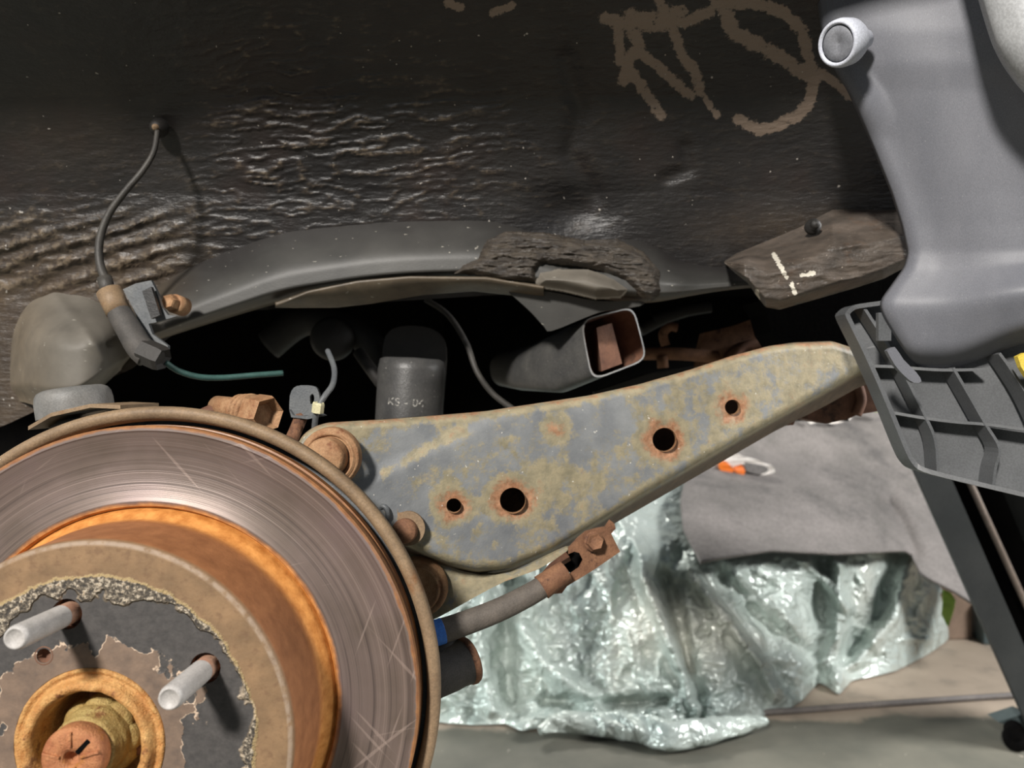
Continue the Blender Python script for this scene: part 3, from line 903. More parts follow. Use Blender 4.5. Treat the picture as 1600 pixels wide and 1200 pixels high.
# ------------------------------------------------------------------ lower control arm
arm = thing('control_arm', P(800, 900, 0.545), 'long stamped grey steel control arm with olive rust blotches and round holes', 'control arm')
HOLES = [(709, 790, 11.5), (801, 782, 20), (1038, 687, 18.5), (1144, 636, 11.5)]
def arm_plane(X): return 0.487 + (X - 480) / 890 * 0.15
nxa, nya, nfl = 300, 90, 12
X = np.linspace(462, 1385, nxa)
tp = curve1([(462, 702), (468, 686), (478, 675), (492, 666), (512, 660), (600, 655), (680, 649), (760, 642), (840, 630), (920, 618), (1000, 600), (1080, 577), (1140, 557), (1200, 541), (1240, 535), (1300, 533), (1340, 546), (1385, 572)], X, 2)
bt = curve1([(462, 800), (560, 835), (630, 848), (660, 864), (700, 881), (745, 892), (790, 889), (850, 866), (920, 826), (1000, 776), (1080, 730), (1150, 690), (1220, 651), (1290, 611), (1340, 583), (1385, 575)], X, 3)
b2 = curve1([(462, 812), (560, 850), (640, 868), (700, 893), (745, 906), (800, 903), (860, 878), (960, 818), (1040, 772), (1120, 726), (1210, 674), (1290, 634), (1340, 606), (1385, 590)], X, 3)
v = np.linspace(0, 1, nya)[:, None]
GX = np.repeat(X[None, :], nya, 0)
GY = tp[None, :] * (1 - v) + bt[None, :] * v
D = arm_plane(GX)
dt = GY - tp[None, :]; db = bt[None, :] - GY
D = D + 0.010 * (1 - np.sqrt(np.clip(1 - np.clip(1 - dt / 13.0, 0, 1) ** 2, 0, 1)))
D = D + 0.009 * (1 - np.sqrt(np.clip(1 - np.clip(1 - db / 15.0, 0, 1) ** 2, 0, 1)))
sd = ((GX - 600) * (670 - 735) - (GY - 735) * (730 - 600)) / math.hypot(130, 65)      # signed distance to the pressed crease
cr = sst(-14, 14, -sd) * sst(740, 690, GX * 0.2 + GY * 0.8 + 0)
D = D - 0.0030 * sst(-16, 16, -sd)
D = D - 0.0012 * sst(0, 60, dt) * np.exp(-((GX - 900) / 260) ** 2)
D += 0.0012 * (fbm(GX / 70, GY / 50, 5) - 0.5)
wear = np.zeros(GX.shape)
for hx, hy, hr in HOLES:
    rr_ = np.hypot(GX - hx, GY - hy)
    wear = np.maximum(wear, 0.95 * sst(hr + 42, hr, rr_))
    D += 0.0012 * np.exp(-((rr_ - hr) / 9) ** 2)
wear = np.maximum(wear, 0.75 * sst(22, 0, dt))
wear = np.maximum(wear, 0.55 * sst(30, 0, db))
wear = np.maximum(wear, 0.85 * np.exp(-(np.hypot((GX - 868) / 30, (GY - 672) / 22)) ** 2))
wear = np.maximum(wear, 0.55 * np.exp(-(dpoly(GX, GY, [(600, 738), (670, 700), (722, 672)]) / 9) ** 2))
wear = np.maximum(wear, 0.42 * sst(900, 1250, GX) + 0.2 * sst(760, 860, GY))
wear = np.maximum(wear, 0.5 * np.exp(-(np.hypot((GX - 860) / 90, (GY - 770) / 60)) ** 2))
wear = np.maximum(wear, 0.6 * np.exp(-(np.hypot((GX - 515) / 80, (GY - 700) / 60)) ** 2))
vf = np.linspace(0, 1, nfl + 1)[1:, None]
FX = np.repeat(X[None, :], nfl, 0)
FY = bt[None, :] * (1 - vf) + b2[None, :] * vf
FD = arm_plane(FX) + 0.009 - 0.003 * (sst(-16, 16, -((FX - 600) * (670 - 735) - (FY - 735) * 130) / 145.3)) + 0.030 * vf ** 0.8
AXX, AYY, ADD = np.vstack([GX, FX]), np.vstack([GY, FY]), np.vstack([D, FD])
WEAR = np.vstack([wear, np.full(FX.shape, 0.5)]); FLG = np.vstack([np.zeros(GX.shape), np.repeat(sst(0, 0.3, vf), nxa, 1)])
# cut the holes: drop the cells inside, pull the rim vertices to the circle
keep = np.ones((nya + nfl - 1, nxa - 1), bool)
for hx, hy, hr in HOLES:
    dd = np.hypot(AXX - hx, AYY - hy)
    ins = dd < hr
    k4 = ins[:-1, :-1] & ins[1:, :-1] & ins[:-1, 1:] & ins[1:, 1:]
    k_any = ins[:-1, :-1] | ins[1:, :-1] | ins[:-1, 1:] | ins[1:, 1:]
    keep &= ~k_any
    rim = np.zeros(ins.shape, bool)
    for sl_ in ((slice(None, -1), slice(None, -1)), (slice(1, None), slice(None, -1)), (slice(None, -1), slice(1, None)), (slice(1, None), slice(1, None))):
        rim[sl_] |= k_any
    rim &= ~ins
    AXX[rim] = hx + (AXX[rim] - hx) / dd[rim] * hr
    AYY[rim] = hy + (AYY[rim] - hy) / dd[rim] * hr
mk('front_shell', PA(AXX, AYY, ADD).reshape(-1, 3), gridfaces(nxa, nya + nfl, keep), ARM, arm, attrs={'wear': WEAR, 'flange': FLG}, recalc=False)
for hx, hy, hr in HOLES:
    y0 = float(arm_plane(hx)) - 0.0035
    rr_ = hr / F * y0
    c = P(hx, hy, y0)
    V, Fc = lathe([(rr_ * 1.02, -0.001), (rr_ * 0.985, 0.001), (rr_ * 0.985, 0.0038)], Matrix.Translation(c) @ Matrix.Rotation(-math.pi / 2, 4, 'X'), 32)
    mk('hole_collar', V, Fc, RUST_TAN, arm)
# back half of the box section
VX = np.repeat(X[None, :], 2, 0); VY = np.stack([tp + 6, b2 - 8])
mk('rear_shell', PA(VX, VY, arm_plane(VX) + 0.042).reshape(-1, 3), gridfaces(nxa, 2), RUST_DARK, arm, recalc=False)
VY = np.stack([tp, tp + 5])
VD = np.stack([arm_plane(X) + 0.009, arm_plane(X) + 0.043])
mk('top_flange', PA(VX, VY, VD).reshape(-1, 3), gridfaces(nxa, 2), RUST_TAN, arm, recalc=False)
# lower lobe with its bushing seat
V, Fc = pxplate([(590, 840), (640, 862), (700, 885), (750, 898), (800, 894), (850, 872), (885, 856), (885, 862), (840, 890), (790, 908), (740, 934), (690, 962), (655, 975), (600, 975)], 0.545, 0.006, 2)
o = mk('lower_lobe', V, Fc, ARM, arm, smooth=False, attrs={'wear': np.full(len(V), 0.5), 'flange': np.zeros(len(V))})
M = frame(P(652, 918, 0.536), (0, -1, 0.0))
V, Fc = lathe([(0.0215, -0.002), (0.0205, 0.0035), (0.0185, 0.0045), (0.0172, 0.003), (0.0160, 0.0055), (0.0150, 0.0065), (0.0138, 0.004), (0.0, 0.004)], M, 48)
mk('bushing_seat', V, Fc, RUST_TAN, arm)
M = frame(P(517, 714, 0.4860), (0, -1, 0.0))
V, Fc = lathe([(0.0190, -0.004), (0.0186, 0.0030), (0.0176, 0.0046), (0.0164, 0.0040), (0.0158, 0.0058), (0.0147, 0.0062), (0.0140, 0.0040), (0.0128, 0.0040)], M, 56)
mk('bushing_collar', V, Fc, RUST_TAN, arm)
V, Fc = lathe([(0.0128, -0.002), (0.0128, 0.0075), (0.0122, 0.0100), (0.0108, 0.0112), (0.0, 0.0115)], frame(P(515, 714, 0.4855), (-0.15, -1, 0.0)), 40)
mk('bushing_pin', V, Fc, RUST_TAN, arm)

# bolt with tab washer and cable eye on the arm
cb = thing('tab_washer_bolt', P(637, 850, 0.512), 'rusty bolt with round tab washer fixed to the control arm beside the disc', 'bolt')
yb = float(arm_plane(637)) - 0.006
wp = [(a, b) for a, b in circ(637, 826, 27, 26)]
wp = [p for p in wp if not (p[0] < 622 and p[1] < 822)]
wp_i = sorted(wp, key=lambda p: math.atan2(p[1] - 826, p[0] - 637))
outl = [p for p in wp_i] 
V, Fc = pxplate(wp_i + [(605, 826), (600, 802), (612, 786), (621, 792), (622, 801)], yb, 0.003)
mk('tab_washer', V, Fc, LIP, cb, smooth=False)
M = frame(P(634, 829, yb), (-0.1, -1, 0.1))
V, Fc = lathe([(0.0082, 0.0), (0.0082, 0.0045), (0.0074, 0.0062), (0.0, 0.0066)], M, 28)
mk('bolt_head', V, Fc, RUST_BROWN, cb)
V, Fc = tube([P(592, 800, yb - .002), P(597, 791, yb - .004), P(604, 795, yb - .005), P(606, 808, yb - .004), P(600, 818, yb - .001)], 0.0017, 10)
mk('wire_eye', V, Fc, SHIELD, cb)

# ------------------------------------------------------------------ parking brake cable and bracket
pb = thing('brake_cable', P(700, 1005, 0.50), 'grey rubber sheathed brake cable with blue painted band beneath the control arm', 'cable')
pts = [(655, 996), (690, 986), (720, 976), (775, 955), (822, 932), (852, 914), (872, 900)]
V, Fc = tube([P(a, b, 0.500 + (a - 655) * 0.00012) for a, b in pts], lambda t: 0.0084 - 0.0012 * t, 22)
mk('sheath', V, Fc, HOSE, pb)
V, Fc = tube([P(673, 991, 0.5015), P(683, 988.3, 0.503), P(692, 985.4, 0.5044)], 0.00845, 22)
mk('blue_band', V, Fc, BLUE, pb)
V, Fc = tube([P(846, 918, 0.523), P(862, 907, 0.525), P(884, 892, 0.528)], lambda t: 0.0086 - 0.001 * t, 20)
mk('ferrule', V, Fc, RUST_BROWN, pb)
br = thing('cable_bracket', P(925, 870, 0.545), 'rusty brown folded bracket holding the brake cable under the control arm', 'bracket')
byf = lambda p: 0.532 + (p[0] - 880) * 0.00012
V, Fc = pxplate([(888, 857), (902, 842), (915, 831), (932, 826), (945, 824), (953, 813), (960, 818), (962, 826), (955, 834), (969, 862), (930, 889), (886, 916), (878, 927), (866, 928), (868, 915), (885, 902), (905, 888), (911, 876), (905, 864), (897, 862), (888, 866)], 0, 0.004, 0, ys=byf)
mk('bracket_plate', V, Fc, RUST_BROWN, br, smooth=False)
V, Fc = loft([[P(845, 897, 0.531), P(858, 881, 0.534), P(884, 862, 0.540), P(890, 870, 0.541)], [P(852, 900, 0.545), P(862, 888, 0.548), P(886, 868, 0.552), P(892, 876, 0.553)]], True, True)
mk('bracket_fold', V, Fc, RUST_DARK, br, smooth=False)
V, Fc = pxplate([(882, 862), (898, 852), (916, 866), (916, 884), (896, 898), (880, 888)], 0.556, 0.004)
mk('slot_dark_plate', V, Fc, VOID, br, smooth=False)  # black plate added behind the slot to keep its inside dark
M = frame(P(928, 846, 0.536), (0.1, -1, 0.15))
V, Fc = lathe([(0.0072, 0.0), (0.0070, 0.0012), (0.005, 0.0018)], M, 24)
bo = mk('washer', V, Fc, RUST_BROWN, br)
V, Fc = hexhead(M, 0.0062, 0.006)
mk('bolt', V, Fc, RUST_BROWN, br, smooth=False)

# ------------------------------------------------------------------ link bushing under the cable
lb = thing('link_bushing', P(712, 1090, 0.50), 'dark rubber link bushing with rusty end rim beside the dust shield', 'bushing')
ca, cb_ = P(668, 1060, 0.505), P(728, 1034, 0.520)
ax_ = (cb_ - ca).normalized()
M = frame(ca, ax_)
L = (cb_ - ca).length
V, Fc = lathe([(0.0, -0.004), (0.013, -0.004), (0.0148, 0.002), (0.0150, L * 0.6), (0.0145, L * 0.8), (0.0150, L)], M, 40)
mk('rubber_body', V, Fc, RUBBER, lb)
V, Fc = lathe([(0.0146, L - 0.001), (0.0157, L), (0.0160, L + 0.0025), (0.0152, L + 0.0042), (0.0105, L + 0.0046), (0.0, L + 0.0030)], M, 40)
mk('end_rim', V, Fc, RUST_BROWN, lb)
V, Fc = tube([P(672, 1020, 0.512), P(712, 1003, 0.535)], 0.010, 18, 2)
mk('link_rod', V, Fc, DARKPART, lb)

# ------------------------------------------------------------------ big nut and washers above the shield
ns = thing('knuckle_bolt', P(395, 668, 0.47), 'tan rusty knuckle bolt with stacked washers and large hex nut above the dust shield', 'bolt')
a_, b_ = P(354, 638, 0.500), P(432, 650, 0.470)
axn = (b_ - a_).normalized(); Ln = (b_ - a_).length
M = frame(a_, axn)
V, Fc = lathe([(0.0, -0.01), (0.0074, -0.01), (0.0078, 0.006), (0.0078, 0.010), (0.0078, 0.034)], M, 32)
mk('bolt_shank', V, Fc, RUST_TAN, ns)
for k in range(3):
    z = 0.0130 + k * 0.0052
    V, Fc = lathe([(0.0070, z), (0.0098 + k * .0005, z + 0.0004), (0.0106 + k * .0006, z + 0.0018), (0.0098 + k * .0005, z + 0.0034), (0.0070, z + 0.0040)], M, 32)
    mk('washer', V, Fc, RUST_TAN, ns)
V, Fc = hexhead(frame(a_ + axn * 0.0290, axn), 0.0122, 0.0150, 0.35)
mk('hex_nut', V, Fc, RUST_TAN, ns, smooth=False)
V, Fc = tube([P(318, 652, 0.50), P(345, 640, 0.502)], 0.006, 12, 2)
mk('lug', V, Fc, RUST_DARK, ns)

# ------------------------------------------------------------------ sensor tab, strut, clip, wire
tb = thing('sensor_bracket', P(470, 690, 0.555), 'dark grey slotted tab bracket on a rusty strut above the control arm bushing', 'bracket')
V, Fc = pxplate([(452, 640), (453, 618), (459, 606), (470, 602), (488, 603), (496, 608), (499, 622), (496, 646), (478, 649), (458, 648)], 0.555, 0.004, 2, holes=[[(484, 619), (488, 615), (491, 620), (490, 629), (485, 631)]])
mk('tab', V, Fc, SHIELD, tb, smooth=False)
V, Fc = pxplate([(452, 640), (458, 649), (478, 650), (497, 646), (505, 650), (480, 655), (455, 652)], 0.550, 0.012)
mk('tab_foot', V, Fc, SHIELD, tb, smooth=False)
V, Fc = tube([P(472, 648, 0.56), P(462, 672, 0.55), P(450, 700, 0.54)], 0.0048, 8, 4)
mk('strut', V, Fc, RUST_BROWN, tb)
sw = thing('sensor_wire', P(495, 665, 0.55), 'thin grey sensor wire with cream clip running beside the slotted tab', 'wire')
V, Fc = tube([P(512, 548, 0.60), P(522, 575, 0.58), P(520, 600, 0.56), P(508, 618, 0.55), P(497, 636, 0.547), P(493, 652, 0.548), P(491, 672, 0.552)], 0.0021, 10)
mk('wire', V, Fc, SHIELD, sw)
V, Fc = hexhead(frame(P(496, 645, 0.545), (0.15, -0.1, 1)), 0.0042, 0.0075)
mk('clip', V, Fc, CREAM, sw, smooth=False)

# ------------------------------------------------------------------ rubber bump cup on the left
bc = thing('bump_stop', P(118, 660, 0.515), 'grey steel bump stop cup with bent flange above the dust shield', 'bump stop')
M = Matrix.Translation(P(118, 640, 0.535)) @ Matrix.Rotation(math.radians(-9), 4, 'Y')
V, Fc = lathe([(0.0245, -0.004), (0.0245, 0.006), (0.0238, 0.0105), (0.0220, 0.0135), (0.0190, 0.0150), (0.0, 0.0160)], M, 48)
mk('cup', V, Fc, CUP, bc)
prof = [(44, 666), (80, 645), (141, 631), (188, 633)]
loops = []
for yy in (0.505, 0.56):
    loops.append([P(a, b, 0.505) + Vector((0, yy - 0.505, 0)) for a, b in prof] + [P(a, b + 6, 0.505) + Vector((0, yy - 0.505, 0)) for a, b in reversed(prof)])
V, Fc = loft(loops, True, True)
mk('bent_flange', V, Fc, LIP, bc, smooth=False)
V, Fc = lathe([(0.016, -0.030), (0.0185, -0.016), (0.0175, -0.010), (0.0125, -0.006), (0.0, -0.006)], M, 40)
mk('rubber_stop', V, Fc, CUP, bc)

# ------------------------------------------------------------------ sensor cable on the arch with clamp
sc = thing('abs_cable', P(215, 570, 0.59), 'black cable curving down the wheel arch into a sleeved plug with green wire', 'cable')
V, Fc = tube([P(246, 205, 0.612), P(240, 238, 0.605), P(222, 268, 0.600), P(195, 300, 0.598), P(170, 335, 0.597), P(156, 375, 0.596), P(156, 410, 0.594), P(166, 440, 0.590)], lambda t: 0.0020 + 0.0014 * t, 12)
mk('cable', V, Fc, DARKWIRE, sc)
V, Fc = lathe([(0.0, 0.003), (0.003, 0.0026), (0.0045, 0.001), (0.0065, -0.002), (0.008, -0.006)], frame(P(244, 198, 0.618), (0, -1, -0.2)), 24)
mk('grommet', V, Fc, DARKPART, sc)
V, Fc = lathe([(0.0, 0.003), (0.0022, 0.002), (0.0028, 0.0)], frame(P(243, 199, 0.612), (0, -1, 0)), 14)
mk('grommet_pin', V, Fc, LIP, sc)
V, Fc = tube([P(163, 434, 0.590), P(170, 458, 0.588)], 0.0054, 18, 2)
mk('strain_relief', V, Fc, DARKWIRE, sc)
V, Fc = tube([P(170, 455, 0.588), P(186, 488, 0.585)], 0.0092, 20, 2)
mk('sleeve', V, Fc, LIP, sc)
V, Fc = tube([P(184, 484, 0.585), P(200, 512, 0.582), P(218, 542, 0.580), P(232, 555, 0.580)], lambda t: 0.0086 + 0.0018 * t, 20)
mk('plug', V, Fc, RUBBER, sc)
V, Fc = hexhead(frame(P(224, 548, 0.578), (0.85, -0.15, -0.35)), 0.0100, 0.018)
mk('plug_nut', V, Fc, DARKPART, sc, smooth=False)
V, Fc = tube([P(258, 566, 0.582), P(280, 580, 0.590), P(312, 589, 0.60), P(350, 590, 0.61), P(400, 586, 0.62), P(442, 583, 0.63)], 0.0023, 12)
mk('green_wire', V, Fc, TEAL, sc)
cl = thing('cable_clamp', P(232, 530, 0.595), 'dark folded clamp plate with hex bolt holding the plug to the chassis rail', 'clamp')
V, Fc = pxplate([(192, 452), (212, 443), (236, 438), (246, 458), (252, 478), (262, 492), (276, 494), (246, 503), (232, 506), (238, 522), (262, 540), (262, 546), (232, 530), (222, 515), (206, 478)], 0, 0.004, 0, ys=lambda p: 0.590)
mk('clamp_plate', V, Fc, SHIELD, cl, smooth=False)
V, Fc = pxplate([(222, 455), (236, 448), (250, 492), (236, 498)], 0.583, 0.004)
mk('pressed_rib', V, Fc, BLACKMETAL, cl, smooth=False)
M = frame(P(274, 475, 0.606), (-0.25, -1, 0.15))
V, Fc = lathe([(0.0, -0.01), (0.0076, -0.01), (0.0076, 0.0015), (0.006, 0.0022), (0.0, 0.0022)], M, 24)
bo = mk('washer', V, Fc, RUST_TAN, cl)
V, Fc = hexhead(M @ Matrix.Translation((0, 0, 0.002)), 0.0062, 0.0075)
mk('clamp_bolt', V, Fc, RUST_TAN, cl, smooth=False)

# ------------------------------------------------------------------ shock absorber
sh = thing('shock_absorber', P(640, 760, 0.715), 'black shock absorber tube with worn white stencil behind the control arm', 'shock absorber')
ca, cb_ = P(635, 740, 0.715), P(644, 560, 0.715)
axs = (cb_ - ca).normalized()
M = frame(ca, axs, (0, 1, 0))
L = (cb_ - ca).length
V, Fc = lathe([(0.0316, -0.02), (0.0310, L * 0.9), (0.0294, L * 0.985), (0.0256, L), (0.0, L + 0.001)], M, 56)
mk('tube', V, Fc, grime('shock_paint', srgb(60, 60, 60), srgb(80, 79, 77), None, 40, 700, 0.38, speck=srgb(140, 138, 132)), sh)
V, Fc = pxplate([(590, 640), (598, 545), (606, 520), (626, 510), (660, 510), (685, 520), (697, 545), (694, 600), (686, 660), (660, 660), (620, 660)], 0.765, 0.012, 3)
mk('mount_bracket', V, Fc, DARKPART, sh, smooth=False)
# stencil: flat letters bent round the tube
cu = bpy.data.curves.new('stencil', 'FONT'); cu.body = 'KS - 04'; cu.size = 0.0102; cu.align_x = 'CENTER'
to = bpy.data.objects.new('stencil_tmp', cu); scene.collection.objects.link(to)
dg = bpy.context.evaluated_depsgraph_get()
me = bpy.data.meshes.new_from_object(to.evaluated_get(dg))
bpy.data.objects.remove(to)
bm = bmesh.new(); bm.from_mesh(me)
bmesh.ops.subdivide_edges(bm, edges=[e for e in bm.edges if e.calc_length() > 0.002], cuts=2)
zr = L * 0.55
rt = 0.0314
zc = (P(638, 633, 0.715) - ca).dot(axs)
right = Vector((1, 0, 0)); right = (right - axs * right.dot(axs)).normalized(); toward = right.cross(axs) * -1
if toward.y > 0: toward = -toward
vv = []
for q in bm.verts:
    a = q.co.x / rt * 1.15
    vv.append(ca + axs * (zc + q.co.y) + right * (math.sin(a) * rt) + toward * (math.cos(a) * rt))
fc = [[w.index for w in f.verts] for f in bm.faces]
bm.free()
SCRAWL = Mat('stencil_paint')
SCRAWL = SCRAWL.done(SCRAWL.mix(SCRAWL.step(SCRAWL.noise(420, 4, 0.7), 0.44, 0.58), srgb(66, 65, 63), srgb(170, 167, 160)), 0.6)
mk('stencil', vv, fc, SCRAWL, sh, smooth=False, solid=0.0002)

# ------------------------------------------------------------------ exhaust tip
ex = thing('exhaust_pipe', P(900, 640, 0.76), 'dull black squared exhaust tailpipe above the control arm', 'exhaust')
def qloop(c, n=40, p=5.0, s=1.0, push=0.0):
    TL, TR, BR, BL = [P(*q) for q in c]
    out = []
    ctr = (TL + TR + BR + BL) / 4
    nrm = (TR - TL).cross(BL - TL).normalized()
    for k in range(n):
        a = 2 * math.pi * k / n
        cx, sy = math.cos(a), math.sin(a)
        sx = math.copysign(abs(cx) ** (2 / p), cx); sy_ = math.copysign(abs(sy) ** (2 / p), sy)
        u, w = (sx + 1) / 2, (sy_ + 1) / 2
        q = BL * (1 - u) * (1 - w) + BR * u * (1 - w) + TL * (1 - u) * w + TR * u * w
        out.append(ctr + (q - ctr) * s + nrm * push)
    return out
S1 = [(906, 500, .655), (990, 478, .705), (1012, 562, .705), (924, 596, .655)]
S2 = [(862, 520, .685), (925, 500, .75), (940, 590, .75), (862, 622, .685)]
S3 = [(806, 548, .735), (860, 530, .80), (868, 600, .80), (800, 616, .735)]
S4 = [(762, 556, .88), (810, 545, .93), (812, 600, .93), (770, 606, .88)]
V, Fc = loft([qloop(S1, p=5.5), qloop(S2, p=4), qloop(S3, p=3), qloop(S4, p=2.4)], False, True)
mk('pipe_body', V, Fc, grime('pipe_black', srgb(62, 62, 62), srgb(84, 83, 80), None, 40, 700, 0.5, speck=srgb(120, 118, 112)), ex)
V, Fc = loft([qloop(S1, p=5.5), qloop(S1, p=5.5, s=0.95)])
mk('rim', V, Fc, CUP, ex)
V, Fc = loft([qloop(S1, p=5.5, s=0.945), qloop(S2, p=4, s=0.93), qloop(S3, p=3, s=0.9)], False, True)
mk('inner_wall', V, Fc, RUST_DARK, ex, recalc=False)
V, Fc = loft([[P(932, 512, .685), P(956, 505, .692), P(972, 568, .692), P(940, 580, .685)], [P(924, 520, .74), P(938, 512, .75), P(955, 570, .75), P(928, 580, .74)]], True, True)
mk('baffle', V, Fc, RUST_DARK, ex, smooth=False)

# ------------------------------------------------------------------ rusty subframe beyond the arm
sf = thing('rear_subframe', P(1180, 640, 0.85), 'rust brown rear subframe brackets between exhaust tip and sill', 'subframe')
V, Fc = pxplate([(1100, 520), (1150, 508), (1205, 490), (1240, 500), (1240, 590), (1120, 610), (1090, 580)], 0.86, 0.02, 2)
mk('bracket_plate', V, Fc, RUST_BROWN, sf, smooth=False)
V, Fc = lathe([(0.030, 0.0), (0.030, 0.02), (0.024, 0.024), (0.020, 0.018), (0.0, 0.018)], frame(P(1168, 575, 0.855), (0.1, -1, 0.05)), 40)
mk('bushing_eye', V, Fc, RUST_DARK, sf)
V, Fc = tube([P(1005, 553, 0.84), P(1060, 553, 0.84), P(1120, 558, 0.85)], 0.007, 12)
mk('rod', V, Fc, RUST_BROWN, sf)
V, Fc = tube([P(1040, 540, 0.83), P(1036, 522, 0.83), P(1046, 511, 0.83), P(1058, 512, 0.83)], 0.005, 12)
mk('hook', V, Fc, RUST_BROWN, sf)
V, Fc = tube([P(1034, 556, 0.835), P(1036, 575, 0.835)], 0.006, 12, 2)
mk('hook_shank', V, Fc, RUST_BROWN, sf)
V, Fc = pxplate([(930, 612), (1010, 585), (1100, 570), (1240, 560), (1240, 640), (930, 650)], 0.90, 0.03)
mk('crossbar', V, Fc, DARKPART, sf, smooth=False)
for k, (a, b) in enumerate((((1000, 515), (1070, 485)), ((1020, 500), (1110, 478)))):
    V, Fc = tube([P(*a, 0.9), P((a[0] + b[0]) / 2, (a[1] + b[1]) / 2 - 3, 0.9), P(*b, 0.9)], 0.008, 10)
    mk('heat_shield_rib', V, Fc, DARKPART, sf)
tw = thing('chassis_member', P(1300, 668, 0.72), 'dull reddish brown chassis member end under the tip of the control arm', 'chassis member')
V, Fc = pxplate([(1195, 668), (1240, 600), (1330, 540), (1420, 530), (1420, 636), (1388, 640), (1340, 648), (1322, 656), (1290, 662), (1262, 655), (1262, 646), (1246, 648), (1240, 664)], 0.71, 0.05)
mk('beam', V, Fc, RUST_DARK, tw, smooth=False)
V, Fc = tube([P(1340, 600, 0.708), P(1346, 625, 0.706), P(1338, 648, 0.706)], 0.0045, 10)
mk('weld_ridge', V, Fc, RUST_DARK, tw)

# loose line behind the shock
bl = tag(mk('brake_line', *tube([P(665, 468, 0.75), P(700, 492, 0.74), P(728, 535, 0.73), P(745, 580, 0.72), P(770, 615, 0.72), P(806, 642, 0.72)], 0.0028, 10), DARKWIRE), 'thin black brake line curving down between shock absorber and exhaust', 'brake line')
ub = thing('suspension_link', P(500, 640, 0.80), 'dark upper suspension link in the shade behind the green wire', 'suspension link')
V, Fc = tube([P(420, 540, 0.80), P(480, 500, 0.80), P(560, 520, 0.80), P(600, 580, 0.80)], 0.016, 16)
mk('link_bar', V, Fc, DARKPART, ub)
V, Fc = lathe([(0.0, 0.02), (0.018, 0.02), (0.022, 0.014), (0.022, -0.014), (0.0, -0.014)], frame(P(520, 530, 0.79), (0.2, -1, 0)), 32)
mk('link_eye', V, Fc, DARKPART, ub)
V, Fc = tube([P(560, 550, 0.76), P(596, 600, 0.74)], 0.006, 12, 2)
mk('link_bolt', V, Fc, DARKPART, ub)

# ------------------------------------------------------------------ fender liner, pale panel, bracket, clip
nyl, nxl = 150, 90
PYl = np.linspace(-160, 572, nyl)
Lf = curve1([(-160, 1270), (0, 1283), (50, 1288), (100, 1305), (140, 1330), (180, 1348), (230, 1370), (300, 1398), (350, 1414), (395, 1424), (420, 1418), (445, 1400), (474, 1379), (490, 1384), (520, 1402), (548, 1420), (572, 1440)], PYl, 2)
U = np.linspace(0, 1, nxl)[None, :]
LX = Lf[:, None] + (1820 - Lf[:, None]) * U
LY = np.repeat(PYl[:, None], nxl, 1) - sst(1470, 1620, LX) * 42 * sst(380, 572, np.repeat(PYl[:, None], nxl, 1))
e = LX - Lf[:, None]
LD = 0.545 - 0.00022 * np.clip(e, 0, 600) - 0.004 * np.sqrt(np.clip(e / 14, 0, 1))
LD += 0.0018 * np.sin((LX - 0.45 * LY) / 38.0) * sst(0, 60, e) * sst(0, 200, LY + 60)
LD += 0.014 * sst(520, 572, PYl[:, None]) ** 3
LD -= 0.008 * sst(60, 150, PYl[:, None] + 0 * LX) * sst(60, 0, e) * sst(220, 150, PYl[:, None] + 0 * LX)
fliner = tag(mk('fender_liner', PA(LX, LY, LD).reshape(-1, 3), gridfaces(nxl, nyl), GREYPLASTIC, recalc=False, solid=0.003), 'smooth grey plastic fender liner panel at the edge of the wheel arch', 'fender liner')

pc = thing('push_clip', P(1320, 100, 0.52), 'round pale push clip with grey centre on the edge of the fender liner', 'clip')
axc = Vector((-0.90, -0.52, -0.34)).normalized()
M = frame(P(1309, 68, 0.500), axc)
V, Fc = lathe([(0.0128, -0.015), (0.0146, -0.011), (0.0152, -0.004), (0.0146, 0.0002), (0.0134, 0.0016), (0.0122, 0.0014), (0.0116, 0.0)], M, 40)
mk('clip_cap', V, Fc, CLIP, pc)
V, Fc = lathe([(0.0117, -0.0012), (0.0110, -0.0004), (0.0106, 0.0004), (0.0060, 0.0002), (0.0022, -0.0006), (0.0, -0.0012)], M, 36)
mk('clip_pin', V, Fc, CLIPMID, pc)
V, Fc = lathe([(0.007, -0.012), (0.006, -0.030), (0.0, -0.034)], M, 20)
mk('clip_shank', V, Fc, CLIP, pc)

PYb = np.linspace(-160, 230, 60)  # pale panel for the lighter patch at the liner's upper right
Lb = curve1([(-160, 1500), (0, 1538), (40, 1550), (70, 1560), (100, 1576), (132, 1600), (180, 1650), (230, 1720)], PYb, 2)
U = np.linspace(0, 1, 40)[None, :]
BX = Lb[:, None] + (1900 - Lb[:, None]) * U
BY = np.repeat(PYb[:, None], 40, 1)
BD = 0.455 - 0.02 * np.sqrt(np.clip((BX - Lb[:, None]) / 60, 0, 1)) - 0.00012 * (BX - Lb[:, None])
tag(mk('pale_panel', PA(BX, BY, BD).reshape(-1, 3), gridfaces(40, 60), PALE, recalc=False, solid=0.003), 'pale grey panel overlapping the upper corner of the grey fender liner', 'bumper')

